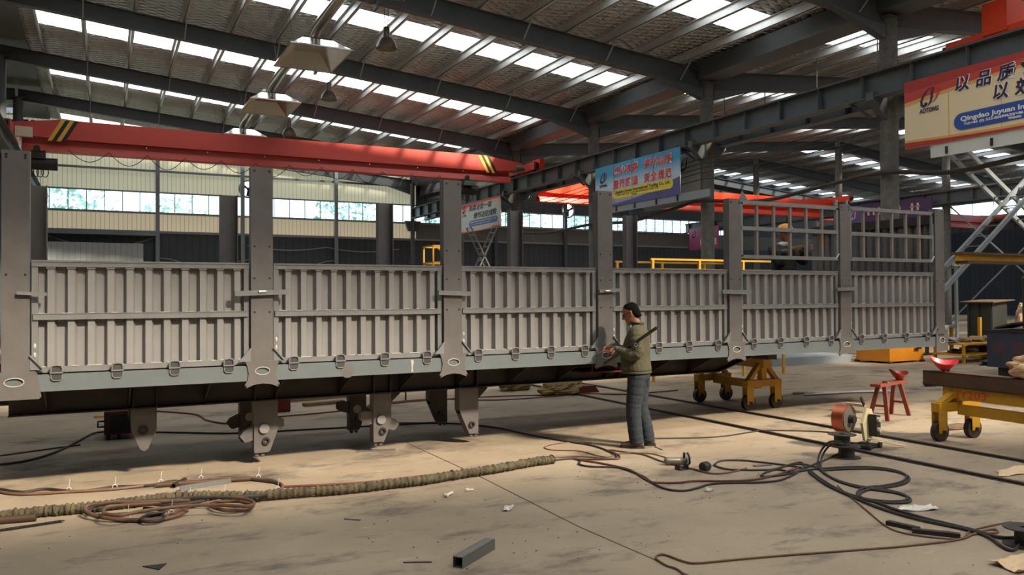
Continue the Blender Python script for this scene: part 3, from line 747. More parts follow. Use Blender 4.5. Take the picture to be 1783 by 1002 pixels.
lettering('lettering', 'Qingdao Juyuan International Trading Co., Ltd.', .125, M['text_white'], t, (XB-.016, 9.78, 5.145), RD, UZ, bold=.003, width=3.1)
lettering('lettering', 'Tel:+86 (0) 532-85699620/+86 (0)', .066, M['text_white'], t, (XB-.016, 9.72, 5.06), RD, UZ, bold=.0015, width=1.25)
lettering('lettering', 'Website:', .066, M['text_white'], t, (XB-.016, 8.87, 5.0), RD, UZ, bold=.0015)
for y in (10.03, 9.0, 8.0): MB().box(XB-.004, XB, y-.006, y+.006, zb, zt).build('seam', M['orange_print'], t)
fb = MB().box(XB+.03, XB+.07, yr, yl-.55, zb-.26, zb+.02).build('lower_frame', M['white_print'], t)
for y in (10.1, 9.2, 8.2): MB().box(XB+.0, XB+.03, y-.02, y+.02, zb-.22, zb-.08).build('clip', M['black_paint'], fb)
# --- sky blue banner
yl, yr, zb, zt = 22.7, 18.25, 4.73, 6.10
m_sky = bpy.data.materials.new('sky_blue_banner_print'); m_sky.use_nodes = True
nt = m_sky.node_tree; tc = _n(nt, 'ShaderNodeTexCoord'); sx = _n(nt, 'ShaderNodeSeparateXYZ'); cr_ = _n(nt, 'ShaderNodeValToRGB')
mr = _n(nt, 'ShaderNodeMapRange'); mr.inputs[1].default_value = 0; mr.inputs[2].default_value = zt-zb
nt.links.new(tc.outputs['Object'], sx.inputs[0]); nt.links.new(sx.outputs[2], mr.inputs[0]); nt.links.new(mr.outputs[0], cr_.inputs[0])
cr_.color_ramp.elements[0].color = lin('#6f7fae'); cr_.color_ramp.elements[1].color = lin('#3f9cc8')
e = cr_.color_ramp.elements.new(.35); e.color = lin('#d8c3cf'); e = cr_.color_ramp.elements.new(.62); e.color = lin('#b9d3e2')
nt.links.new(cr_.outputs[0], nt.nodes['Principled BSDF'].inputs['Base Color']); nt.nodes['Principled BSDF'].inputs['Roughness'].default_value = .55
t = thing('slogan_banner', 'sky blue banner with red slogan and yellow company strip, between two grey columns', 'banner', (XB, yl, zb), 'banners on the crane girder')
MB().box(XB, XB+.03, yr, yl, zb, zt).build('sheet', m_sky, t)
hb = MB().prism([(XB-.001, yl, zb), (XB-.001, yr, zb), (XB-.001, yr, zb+.52), (XB-.001, yr+.7, zb+.40), (XB-.001, yr+1.2, zb+.26), (XB-.001, yr+2.2, zb+.14), (XB-.001, yl-.9, zb+.05)], (-.002, 0, 0)).build('printed_hills', M['hill_print'], t)
logo(t, XB-.012, 22.38, 5.54, .35, M['text_navy'], M['red_print'])
lettering('lettering', 'AOTONG', .12, M['text_navy'], t, (XB-.012, 22.44, 5.42), RD, UZ, .2, width=.46, bold=.003)
for row, z_ in (('减少浪费 提升品质', 5.73), ('整齐舒适 安全规范', 5.31)):
    yy = 21.62
    for ch in row:
        if ch == ' ': yy -= .28; continue
        lettering('lettering', ch, .30, M['text_white'], t, (XB-.010, yy, z_), RD, UZ, .1, bold=.016, depth=.002)
        lettering('lettering', ch, .30, M['text_red'], t, (XB-.014, yy, z_), RD, UZ, .1, bold=.007, depth=.003)
        yy -= .345
MB().prism([(XB-.004, 21.5+.14*math.cos(a), 5.09+.14*math.sin(a)) for a in [math.pi/2-math.pi*k/10 for k in range(11)]]+[(XB-.004, 18.7-.14*math.cos(a), 5.09-.14*math.sin(a)) for a in [math.pi/2-math.pi*k/10 for k in range(11)]], (-.003, 0, 0)).build('company_plate', M['text_yellow'], t)
lettering('lettering', 'Qingdao Juyuan International Trading Co., Ltd.', .14, M['text_navy'], t, (XB-.012, 21.55, 5.11), RD, UZ, width=2.85, bold=.002)
lettering('lettering', 'Tel:+86 (0) 532-85699620/+86 (0)', .07, M['text_navy'], t, (XB-.012, 21.45, 5.035), RD, UZ, width=2.2)
lettering('lettering', 'Website:', .07, M['text_navy'], t, (XB-.012, 20.6, 4.975), RD, UZ)
for y in (21.6, 20.6, 19.5): MB().box(XB-.004, XB, y-.008, y+.008, zb, zt).build('seam', M['hill_print'], t)
fb = MB().box(XB+.03, XB+.08, yr-1.2, yl, zb-.2, zb+.02).build('lower_frame', M['grey_trim'], t)
for y in (21.5, 20.5, 19.4, 18.4): MB().box(XB, XB+.03, y-.025, y+.025, zb-.18, zb-.02).build('clip', M['black_paint'], fb)
# --- small white and pink banner
yl, yr, zb, zt = 34.2, 29.95, 4.74, 6.06
t = thing('slogan_banner', 'small white banner with pink edges and blue company strip, far down the girder', 'banner', (XB, yl, zb), 'banners on the crane girder')
MB().box(XB, XB+.03, yr, yl, zb, zt).build('sheet', M['white_print'], t)
Hh = zt-zb
band('printed_band', 'pink_print', lambda a: zt-Hh*(f1(a)*.9+.12), lambda a: zt, .001)
band('printed_band', 'red_print', lambda a: zt-Hh*(f1(a)*.4+.05), lambda a: zt, .004)
band('printed_band', 'pink_print', lambda a: zb, lambda a: zb+Hh*(g1(a)+.05), .001)
band('printed_band', 'red_print', lambda a: zb, lambda a: zb+Hh*g1(a)*.5, .004)
logo(t, XB-.012, 33.9, 5.62, .36, M['text_navy'], M['red_print'])
lettering('lettering', 'AOTONG', .16, M['text_navy'], t, (XB-.012, 33.95, 5.48), RD, UZ, .2, width=.45)
for row, z_, y_ in (('态度决定一切', 5.70, 33.15), ('细节决定成败', 5.33, 32.65)):
    lettering('lettering', row, .28, M['text_navy'], t, (XB-.012, y_, z_), RD, UZ, .12, bold=.006, width=2.35)
MB().prism([(XB-.004, 33.1, 4.98), (XB-.004, 33.2, 5.11), (XB-.004, 33.1, 5.24), (XB-.004, 30.3, 5.24), (XB-.004, 30.2, 5.11), (XB-.004, 30.3, 4.98)], (-.003, 0, 0)).build('company_plate', M['text_blue'], t)
lettering('lettering', 'Qingdao Juyuan International Trading Co., Ltd.', .13, M['text_white'], t, (XB-.012, 33.05, 5.13), RD, UZ, width=2.7)
lettering('lettering', 'Tel:+86 (0) 532-85699620/+86 (0)', .07, M['text_white'], t, (XB-.012, 33.0, 5.03), RD, UZ, width=2.0)
# --- white banner behind the column with insulators
t = thing('slogan_banner', 'white banner with a faint logo, half hidden behind the column with insulators', 'banner', (15.62, 21, 4.75), 'banners on the crane girder')
MB().box(15.62, 15.65, 18.06, 21.2, 4.75, 6.1).build('sheet', M['white_print'], t)
logo(t, 15.61, 19.3, 5.55, .42, M['text_navy'], M['pink_print'])
MB().box(15.66, 15.7, 18.06, 21.2, 4.55, 4.76).build('lower_frame', M['grey_trim'], t)
# --- purple banners in the far hall
t = thing('slogan_banner', 'dark purple banner with pink characters, seen over the end of the lattice fence', 'banner', (33.85, 28.5, 5.3), 'purple banners of the far hall')
MB().box(33.85, 33.88, 23.9, 28.6, 5.35, 6.3).build('sheet', M['purple_print'], t)
MB().box(33.84, 33.85, 27.7, 28.6, 5.35, 6.3).build('printed_sky', M['hill_print'], t)
logo(t, 33.83, 28.4, 5.6, .45, M['pink_print'], M['red_print'])
b = MB()
for i, y in enumerate((27.3, 27.0, 26.7, 26.2, 25.9, 25.6, 24.9, 24.6)): b.box(33.83, 33.85, y-.05, y+.05, 5.75, 6.1).box(33.83, 33.85, y-.1, y+.1, 5.9, 5.97)
b.build('printed_characters', M['pink_print'], t)
MB().box(33.88, 34.06, 24.5, 24.6, 5.98, 6.1).box(33.88, 34.06, 27.9, 28.0, 5.98, 6.1).build('hanger', M['grey_trim'], t)
t = thing('slogan_banner', 'magenta banner far away, beside the grey column with insulators', 'banner', (33.85, 41, 4.7), 'purple banners of the far hall')
MB().box(33.85, 33.88, 38.2, 41.0, 4.75, 6.15).build('sheet', M['magenta_print'], t)
logo(t, 33.83, 40.7, 5.5, .5, M['purple_print'], M['pink_print'])
MB().box(33.83, 33.85, 38.4, 39.9, 5.0, 5.4).build('printed_strip', M['pink_print'], t)
MB().box(33.88, 34.06, 38.6, 38.7, 5.98, 6.1).box(33.88, 34.06, 40.5, 40.6, 5.98, 6.1).build('hanger', M['grey_trim'], t)
# ------------------------------------------------------------------ hoods, lamps, fans, wires
HL = {14.75: 'at the top edge over the rafter', 20.75: 'large in view under the roof skylights', 26.75: 'the one below the largest', 32.75: 'small, just above the red crane'}
for y, lb in HL.items():
    x, z = 4.8, 8.02
    t = thing('fume_hood', 'shiny tin trough shaped hood hung from a duct, '+lb, 'extractor hood', (x, y, z), 'tin hoods under the roof')
    b = MB()
    def ring(hx, hy, zz): return [V(x-hx, y-hy, zz), V(x+hx, y-hy, zz), V(x+hx, y+hy, zz), V(x-hx, y+hy, zz)]
    A, B = ring(.77, 1.12, z), ring(.36, .62, z+.34)
    A2, B2 = ring(.76, 1.11, z), ring(.35, .61, z+.335)
    for i in range(4):
        j_ = (i+1) % 4
        b.prism([A[i], A[j_], B[j_], B[i]], ((A2[i]-A[i])+(A2[j_]-A[j_]))*.8)
    b.build('hood_skirt', M['foil'], t)
    MB().box(x-.36, x+.36, y-.62, y+.62, z+.335, z+.36).build('hood_top', M['foil'], t)
    r_ = MB()
    for i in range(4): r_.bar(A[i], A[(i+1) % 4], .025, .03)
    r_.build('rim', M['foil'], t)
    MB().tube([(x, y, z+.35), (x, y-.1, z+.5), (x, y-.6, z+.62), (x, y-2.2, z+.66), (x, y-5.2, z+.66)], .14, 14).build('duct', M['foil'], t, smooth=True)
    w_ = MB()
    for sx_, sy_ in ((-1, -1), (-1, 1), (1, 1)): w_.cyl((x+sx_*.7, y+sy_*1.0, z+.05), (x+sx_*.9, y+sy_*1.1, zc(x+sx_*.9)+.4), .004, 5)
    w_.build('hanging_wire', M['dark_beam'], t)
for y, lb in ((18.76, 'in front of the nearest long skylight'), (24.4, 'in front of the second long skylight'), (30.34, 'lowest, just above the red crane')):
    x, z = 6.15, 7.9
    t = thing('pendant_lamp', 'round dusty high bay lamp on a chain, '+lb, 'pendant lamp', (x, y, z), 'high bay lamps')
    MB().lathe([(.03, .27), (.13, .25), (.20, .16), (.245, .07), (.265, 0), (.25, 0), (.18, .13), (.02, .22)], (x, y, z), 24).build('lamp_shade', M['lamp_metal'], t, smooth=True)
    MB().cyl((x, y, z+.27), (x, y, z+.52), .08, 12).build('ballast', M['lamp_metal'], t, smooth=True)
    MB().tube([(x-.02, y, z+.5), (x-.05, y, z+.8), (x-.04, y, zc(x)+LO+.02)], .01, 5).tube([(x+.02, y, z+.5), (x+.05, y, z+.8), (x+.04, y, zc(x)+LO+.02)], .01, 5).build('chain', M['plate'], t)
for x, z, lb in ((6.45, 7.3, 'in the cream back wall, half hidden by a fence post'), (25.2, 7.05, 'in the grey back wall below the orange crane')):
    t = thing('exhaust_fan', 'round bright exhaust fan '+lb, 'fan', (x, Y1, z), 'exhaust fans')
    MB().tube([(x+.42*math.cos(a*math.pi/12), Y1-.05, z+.42*math.sin(a*math.pi/12)) for a in range(24)], .05, 8, closed=True).build('ring', M['grey_trim'], t, smooth=True)
    MB().cyl((x, Y1-.02, z), (x, Y1-.01, z), .4, 24).build('daylit_opening', emit('daylight_through_fan', (.9, .97, 1, 1), 2.2), t)
    for k in range(3):
        a = k*2.094+.4; d = V(math.cos(a), 0, math.sin(a)); q = V(-math.sin(a), 0, math.cos(a))
        MB().prism([V(x, Y1-.08, z)+q*.04, V(x, Y1-.08, z)+d*.36+q*.1, V(x, Y1-.06, z)+d*.36-q*.06, V(x, Y1-.08, z)-q*.04], (0, .01, 0)).build('blade', M['black_paint'], t)
    MB().cyl((x, Y1-.12, z), (x, Y1-.05, z), .08, 12).build('hub', M['black_paint'], t)
for k, z in enumerate((5.69, 5.56, 5.43, 5.30, 5.11)):
    b = MB()
    ys = RAF[4:9]
    for a, c in zip(ys, ys[1:]): b.tube([(15.1, a+(c-a)*i/8, z-.10*math.sin(math.pi*i/8)) for i in range(9)], .012, 5)
    tag(b.build('overhead_wire', M['cable'], org=(15.1, 11.87, z), smooth=True), 'thin sagging wire strung between the insulators of the grey columns', 'wire', 'wires along the column line')
cp = [(15.15, 29.5, 4.47), (15.15, 26.5, 4.25), (15.15, 23.6, 4.32), (15.15, 21.2, 4.22), (15.15, 18.9, 4.42), (15.13, 17.84, 4.5), (15.15, 15.5, 4.25), (15.15, 13.7, 4.36), (15.13, 11.87, 4.47), (15.15, 10.3, 4.26), (15.15, 8.8, 4.34), (15.15, 6, 4.5)]
tag(MB().tube(smoothpath(cp, 5), .05, 8).build('power_cable', M['cable'], org=(15.15, 23, 4.3), smooth=True), 'thick dusty power cable sagging from column to column under the banners', 'cable')
t = thing('air_duct', 'long silvery round duct hung under the roof beyond the dark girder', 'duct', (18, 14, 6.83))
MB().cyl((18, 13.6, 6.79), (18, 20.2, 6.87), .13, 16).build('pipe', M['foil'], t, smooth=True)
b = MB()
for y in (14.2, 16.2, 18.2, 20): b.box(17.99, 18.01, y-.01, y+.01, 6.9, zc(18)+LO+.01)
b.build('hanger_wire', M['dark_beam'], t)
for x, z, y in ((15.85, 5.25, 22.4), (15.85, 5.25, 21.5)):
    t = thing('flood_lamp', 'small round flood lamp under the sky blue banner, ' + ('the one nearer the grey column' if y < 22 else 'next to the dark post'), 'flood lamp', (x, y, z), 'flood lamps under the blue banner')
    MB().lathe([(.02, .1), (.12, .06), (.16, 0), (.15, 0), (.02, .07)], (x, y, z), 16, ax=(-.2, -.6, -.5)).build('reflector', M['foil'], t, smooth=True)
    MB().cyl((x, y, z), (x+.03, y+.1, z+.1), .07, 10).build('housing', M['black_paint'], t)
    MB().bar((x, y+.1, z+.1), (x, y+.1, 6.08), .03, .03).build('bracket', M['black_paint'], t)
CAM_SCALED[0] = False
# ================================================================== THE TRAILER BODY
YN, YF = 8.30, 10.80
RE = [-.594, 1.519, 3.594, 5.642, 7.752, 9.887, 12.047]           # right edges of the posts
PW = .215
TR = thing('semi_trailer', 'long unpainted steel stake semi trailer body with ribbed side panels, resting on a yellow dolly', 'trailer', (5.7, 9.55, 0))
PANX = [(RE[i]+.012, RE[i+1]-PW-.012) for i in range(6)]
# side rails
for y, s in ((YN, 1), (YF, -1)):
    MB().prism([(-.8, y, 1.125), (-.8, y+s*.10, 1.125), (-.8, y+s*.10, 1.10), (-.8, y+s*.02, 1.10), (-.8, y+s*.02, 1.0), (-.8, y+s*.09, 1.0), (-.8, y+s*.09, .972), (-.8, y, .972)], (12.85, 0, 0)).build('side_rail', M['rail'], TR)
# deck, cross members
MB().box(-.8, 12.03, YN+.09, YF-.09, 1.125, 1.135).build('deck', M['dark_beam'], TR)
for k in range(18):
    x = -.5+.72*k
    b = MB().box(x-.004, x+.004, YN+.03, YF-.03, .985, 1.12).box(x-.04, x+.04, YN+.03, YF-.03, .975, .985)
    for y0, s in ((9.05, -1), (10.05, 1)):
        if x < 7.8: b.prism([(x, y0, .70), (x, y0+s*.60, .975), (x, y0, .975)], (.008, 0, 0))
    b.build('cross_member', M['dark_beam'], TR)
# main beams
def beam(y, xl):
    b = MB(); zb, zt = .675, 1.12
    out = [(xl, y, zb), (7.95, y, .69), (8.75, y, .935), (11.9, y, .965), (11.9, y, zt), (xl, y, zt)]
    b.prism([(p[0], p[1]-.006, p[2]) for p in out], (0, .012, 0))
    for (p, q) in zip(out[:3], out[1:4]):
        b.prism([(p[0], y-.075, p[2]), (q[0], y-.075, q[2]), (q[0], y-.075, q[2]+.014), (p[0], y-.075, p[2]+.014)], (0, .15, 0))
    b.box(xl, 11.9, y-.075, y+.075, zt-.014, zt)
    for x in (.26, .48, 1.45, 1.68, 2.78, 2.98, 3.86, 4.09, 6.2):
        b.box(x-.006, x+.006, y-.072, y+.072, zb+.014, zt-.014)
    return b.build('main_beam', M['dark_beam'], TR)
beam(9.05, -.82); beam(10.05, -1.9)
# axle hangers under the main beams
def hanger(x0, x1, y, kind):
    zt = .68; w = x1-x0
    if kind == 0: out = [(x0, zt), (x1, zt), (x1, .46), (x1-.03, .40), (x0+w*.66, .27), (x0+w*.5, .245), (x0+w*.34, .27), (x0+.03, .40), (x0, .46)]
    elif kind == 3: out = [(x0, zt), (x1, zt), (x1, .14), (x1-.02, .125), (x1-.12, .125), (x0+.02, .37), (x0, .42)]
    else: out = [(x0, zt), (x1, zt), (x1, .36), (x1-.08, .14), (x1-.10, .125), (x0+.01, .125), (x0, .14)]
    b = MB()
    for dy in (-.075, .063): b.prism([(p[0], y+dy, p[1]) for p in out], (0, .012, 0))
    for a, c in zip(out[1:], out[2:]+out[:1]):
        if c == out[0] or kind == 0 or abs(a[1]-c[1]) > .05: b.prism([(a[0], y-.063, a[1]), (c[0], y-.063, c[1]), (c[0]*.97+.03*(x0+x1)/2, y-.063, c[1]), (a[0]*.97+.03*(x0+x1)/2, y-.063, a[1])], (0, .126, 0))
    h = b.build('hanger', M['post'] if y < 9.5 else M['dark_beam'], TR)  # far hangers and arms take darker steel, shade put into their colour
    if kind == 0: holes = [(x0+w*.46, .46, .045)]
    elif kind == 3: holes = [(x1-.09, .24, .038)]
    else: holes = [(x0+w*.5, .25, .04)]
    for (hx, hz, hr) in holes:
        MB().lathe([(hr*.55, .02), (hr*.55, -.015), (hr, -.015), (hr, .02)], (hx, y-.085, hz), 18, ax=(0, 1, 0)).build('bushing', M['dark_beam'], h, smooth=True)
    if kind in (1, 2):
        MB().cyl((x0+w*.42, y-.075, .385), (x0+w*.42, y-.10, .385), .052, 20).build('pivot_cap', M['sheet'], h, smooth=True)
        c = V(x0+w*.38, y, .37); s = -1 if kind == 1 else 1
        d = V(math.cos(.33), 0, -s*math.sin(.33)); n = V(-d.z, 0, d.x)
        e = MB()
        for dy in (-.05, .04):
            e.prism([c+d*t_+n*u_+V(0, dy, 0) for t_, u_ in ((-.22, -.055), (-.19, -.068), (.19, -.068), (.22, -.055), (.245, .02), (.19, .06), (0, .08), (-.19, .06), (-.245, .02))], (0, .012, 0))
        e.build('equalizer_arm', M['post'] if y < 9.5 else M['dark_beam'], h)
    if kind:
        xb = (x0+.06) if kind != 3 else x1-.06
        b = MB()
        for dx in (-.025, .035): b.cyl((xb+dx, y-.03, .075), (xb+dx, y-.03, .127), .014, 8).cyl((xb+dx, y-.03, .085), (xb+dx, y-.03, .105), .024, 6)
        b.box(xb-.06, xb+.07, y-.06, y+.06, .113, .127)
        b.build('bolt', M['post'], h)
for y in (9.05, 10.05):
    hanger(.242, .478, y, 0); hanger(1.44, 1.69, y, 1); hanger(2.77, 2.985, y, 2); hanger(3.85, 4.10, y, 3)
    MB().prism([(4.10, y-.06, .675), (4.24, y-.06, .675), (4.10, y-.06, .54)], (0, .12, 0)).build('gusset', M['dark_beam'], TR)
    MB().prism([(2.985, y-.06, .675), (3.10, y-.06, .675), (2.985, y-.06, .57)], (0, .12, 0)).build('gusset', M['dark_beam'], TR)
# posts
def post(k, y, s):
    """channel post, web outward (s=+1: near side)"""
    xr = RE[k]; xl = xr-PW; zt = [3.125, 3.12, 3.115, 3.108, 3.12, 3.145, 3.175][k]
    b = MB().box(xl, xr, y, y+s*.010, 1.12, zt)
    for x in (xl, xr-.010): b.box(x, x+.010, *(sorted((y+s*.010, y+s*.115))), 1.12, zt)
    p = b.build('stake_post', M['post'], TR)
    h = MB()
    for z in (2.0, 1.66, 2.32) if k in (1, 2, 3) else (2.02, 3.06):
        for x in (xl+.035, xr-.035): h.cyl((x, y-s*.002, z), (x, y+s*.004, z), .011, 10)
    for x in (xl+.035, xr-.035): h.cyl((x, y-s*.002, zt-.04), (x, y+s*.004, zt-.04), .013, 10)
    h.build('bolt_hole', M['black_paint'], p)
    if s > 0 and k == 3: MB().prism([(xl+.05, y-.001, 1.2), (xl+.1, y-.001, 1.3), (xl+.07, y-.001, 1.42), (xl+.13, y-.001, 1.36), (xl+.12, y-.001, 1.22)], (0, -.001, 0)).build('oil_stain', M['plate'], p)
    # pocket plate with its oval hole
    c = (xl+xr)/2
    if k == 6:
        out = [(-.13, -.17), (.16, -.15), (.16, .17), (.05, .21), (-.06, .21), (-.13, .13)]; hc, hr = (.02, .02), (.06, .045)
    elif k == 0:
        out = [(-.13, -.14), (.18, -.14), (.20, -.12), (.165, .09), (.15, .11), (-.13, .11)]; hc, hr = (-.01, .015), (.075, .038)
    else:
        out = [(-.165, .12), (-.145, .07), (-.132, .0), (-.145, -.07), (-.17, -.115), (-.155, -.145), (-.08, -.115), (0, -.105), (.08, -.115), (.155, -.145), (.17, -.115), (.145, -.07), (.132, 0), (.145, .07), (.165, .12)]; hc, hr = (0, .02), (.07, .038)
    if k == 6: MB().box(xl+.03, xr-.05, *sorted((y-s*.012, y-s*.016)), 1.14, 1.17).build('slot', M['dark_beam'], p)
    pl = MB().holed(out, hc, hr, (0, -s*.012, 0), (c, y-s*.002, 1.05), (1, 0, 0), (0, 0, 1)).build('pocket_plate', M['post'], p)
    rim = MB().tube([(c+hc[0]+hr[0]*math.cos(a*math.pi/12), y-s*.014, 1.05+hc[1]+hr[1]*math.sin(a*math.pi/12)) for a in range(24)], .005, 6, closed=True)
    rim.build('hole_edge', M['bright'], p, smooth=True)
    if k not in (0, 6):
        b = MB()
        for q in ((-.157, -.128), (.157, -.128)): b.cyl((c+q[0], y-s*.013, 1.05+q[1]), (c+q[0], y-s*.016, 1.05+q[1]), .009, 8)
        b.build('rivet_hole', M['black_paint'], p)
    # corner braces beside the foot of the post
    for x, sx in ((xl, -1), (xr, 1)):
        if (k == 0 and sx < 0) or (k == 6 and sx > 0): continue
        MB().bar((x+sx*.002, y-s*.012, 1.30), (x+sx*.115, y-s*.012, 1.165), .012, .022, up=(0, 1, 0)).prism([(x+sx*.002, y-s*.004, 1.29), (x+sx*.11, y-s*.004, 1.168), (x+sx*.002, y-s*.004, 1.168)], (0, s*.006, 0)).build('corner_brace', M['frame_steel'], p)
    # flat bar clamped over the post
    if s > 0:
        sp = {0: (-.69, -.46, 1.852, .03), 1: (1.145, 1.665, 1.855, .05), 2: (3.30, 3.69, 1.845, .05), 3: (5.42, 5.76, 1.872, .04), 4: (7.38, 7.90, 1.85, .055), 5: (9.56, 9.99, 1.89, .05)}.get(k)
        if sp:
            zz = .008 if k % 2 else -.006
            MB().bar((sp[0], y-.028, sp[2]-zz), (sp[1], y-.028, sp[2]+zz), .03, sp[3]).build('clamp_bar', M['frame_steel'], TR)
        if k in (1, 3): MB().cyl((c-.04, y-.05, 1.865), (c+.03, y-.045, 1.868), .011, 8).build('clamp_pin', M['bright'], p)
    return p
for k in range(7): post(k, YN, 1)
for k in range(7): post(k, YF, -1)
# ribbed side panels
def panel(x0, x1, y, s, first=None):
    z0, z1 = 1.138, 2.15; n = 11; f = .05
    # ribbed sheet between the stiles
    xa, xb = x0+f, x1-f; pitch = (xb-xa)/n; yb, yr = y+s*.086, y+s*.032
    prof = []
    for i in range(n):
        c = xa+pitch*(i+.62 if n else 0); hw, sl = pitch*.17, pitch*.125
        prof += [(c-hw-sl, yb), (c-hw, yr), (c+hw, yr), (c+hw+sl, yb)]
    prof = [(xa-.01, yb)]+prof+[(xb+.01, yb)]
    m = MB(); vs = []; fs = []
    for (px_, py_) in prof: vs += [(px_, py_, z0+.04), (px_, py_, z1-.05)]
    for i in range(len(prof)-1): fs.append((2*i, 2*i+2, 2*i+3, 2*i+1) if s > 0 else (2*i, 2*i+1, 2*i+3, 2*i+2))
    q = len(vs); vs += [(v[0], v[1]+s*.004, v[2]) for v in vs]; fs += [tuple(i+q for i in fc[::-1]) for fc in list(fs)]
    m.add(vs, fs); P = m.build('side_panel', M['sheet'], TR)
    def bx(a, b, c, d, e, g): return (a, b, *sorted((y+s*c, y+s*d)), e, g)
    fr = MB().box(*bx(x0, x1, .016, .09, z1-.055, z1)).box(*bx(x0, x1, .010, .03, z1-.012, z1+.004)).box(*bx(x0, x1, .02, .09, z0, z0+.052)).box(*bx(x0, x0+f, .022, .09, z0+.052, z1-.055)).box(*bx(x1-f, x1, .022, .09, z0+.052, z1-.055))
    for i in range(n):                                              # scalloped lip under the top tube
        c = xa+pitch*(i+.62); hw = pitch*.23
        fr.box(*bx(c-hw, c+hw, .022, .05, z1-.072, z1-.055))
    fr.build('panel_frame', M['frame_steel'], P)
    mr = MB().box(*bx(x0+.012, x1-.012, .006, .075, 1.615, 1.672)).box(*bx(x0+.012, x1-.012, .002, .02, 1.666, 1.674))
    mr.build('middle_rail', M['frame_steel'], P)
    w = MB(); r_ = random.Random(int(x0*100)+7)
    x = xa
    while x < xb-.05:
        L = r_.uniform(.04, .13); w.box(*bx(x, min(x+L, xb), .016, .03, z0+.050, z0+.058)); x += L+r_.uniform(.02, .1)
    x = xa
    while x < xb-.05:
        L = r_.uniform(.03, .09); w.box(*bx(x, min(x+L, xb), .004, .012, 1.672, 1.678)); x += L+r_.uniform(.06, .16)
    for zz in (1.30, 1.38):
        w.ball((x0+.025, y+s*.02, zz), (.012, .004, .025), 8, 6)
    w.build('weld_seam', M['bright'], P)
    if s > 0:
        for i in range(4):                                          # drop hinges
            c = x0+(x1-x0)*(.105+.263*i)
            h = MB().box(c-.05, c+.05, y-.030, y-.012, 1.128, 1.146)
            h.prism([(c-.026, y-.012, 1.068), (c+.026, y-.012, 1.068), (c+.043, y-.012, 1.085), (c+.046, y-.012, 1.13), (c-.046, y-.012, 1.13), (c-.043, y-.012, 1.085)], (0, -.010, 0))
            h.prism([(c-.044, y-.010, 1.145), (c+.044, y-.010, 1.145), (c+.044, y-.010, 1.18), (c+.03, y-.010, 1.198), (c-.03, y-.010, 1.198), (c-.044, y-.010, 1.18)], (0, -.006, 0))
            h.build('drop_hinge', M['hinge'], P)
            g = MB().tube([(c-.045, y-.018, 1.145), (c-.046, y-.022, 1.175), (c-.036, y-.022, 1.198), (c, y-.022, 1.205), (c+.036, y-.022, 1.198), (c+.046, y-.022, 1.175), (c+.045, y-.018, 1.145)], .008, 6)
            g.tube([(c-.045, y-.02, 1.128), (c-.043, y-.026, 1.084), (c-.026, y-.026, 1.067), (c+.026, y-.026, 1.067), (c+.043, y-.026, 1.084), (c+.045, y-.02, 1.128)], .0045, 6)
            g.box(c-.052, c+.052, y-.034, y-.028, 1.132, 1.143)
            g.build('hinge_loop', M['frame_steel'], P)
    return P
for (a, b) in PANX: panel(a, b, YN+.015, 1)
for (a, b) in PANX: panel(a, b, YF-.015, -1)
# lattice fences on the last two bays
def fence(x0, x1, zs, y=YN+.02):
    z0, za, zb, z1 = zs
    fr = MB()
    for z, h in ((z1, .055), (z0, .05)): fr.box(x0, x1, y, y+.04, z-h/2, z+h/2)
    for x in (x0+.02, x1-.02): fr.box(x-.02, x+.02, y, y+.04, z0, z1)
    P = fr.build('lattice_fence', M['frame_steel'], TR)
    MB().box(x0+.01, x1-.01, y-.008, y+.03, za, zb).build('middle_bar', M['frame_steel'], P)
    for i in range(5):
        x = x0+(x1-x0)*(i+.98)/6.0
        MB().box(x-.018, x+.018, y+.004, y+.04, z0, z1).build('upright', M['rust_fence'], P)
        w = MB().box(x-.026, x+.026, y-.004, y+.0, z1-.045, z1-.022)
        w.build('weld_plate', M['post'], P)
    MB().bar((x1-.07, y-.01, z0-.015), (x1-.005, y-.01, z0+.075), .012, .02, up=(0, 1, 0)).build('corner_strap', M['bright'], P)
fence(PANX[4][0], PANX[4][1], (2.335, 2.70, 2.755, 3.085))
fence(PANX[5][0], PANX[5][1], (2.338, 2.69, 2.745, 3.095))
MB().prism([(7.74, YN+.02, 3.11), (7.90, YN+.02, 3.11), (7.80, YN+.02, 3.25)], (0, .01, 0)).build('lifting_ear', M['plate'], TR)
for x in (9.64, 9.86): MB().box(x-.025, x+.025, YN+.03, YN+.06, 3.10, 3.21).build('stake_peg', M['frame_steel'], TR)
# front bulkhead
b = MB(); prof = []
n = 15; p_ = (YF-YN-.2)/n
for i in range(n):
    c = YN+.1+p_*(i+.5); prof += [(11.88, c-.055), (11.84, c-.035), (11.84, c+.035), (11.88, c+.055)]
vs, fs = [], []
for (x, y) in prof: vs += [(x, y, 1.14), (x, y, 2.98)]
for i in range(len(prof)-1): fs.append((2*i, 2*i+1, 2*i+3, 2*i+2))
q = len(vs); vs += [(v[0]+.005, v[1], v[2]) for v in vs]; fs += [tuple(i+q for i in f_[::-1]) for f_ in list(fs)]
b.add(vs, fs); bk = b.build('front_bulkhead', M['post'], TR)  # darker steel chosen to put the bulkhead's shade into its colour
MB().box(11.80, 11.92, YN+.02, YF-.02, 2.93, 3.07).build('top_beam', M['dark_beam'], bk)
MB().box(11.86, 11.95, YN+.02, YF-.02, .98, 1.14).build('sill_beam', M['dark_beam'], bk)
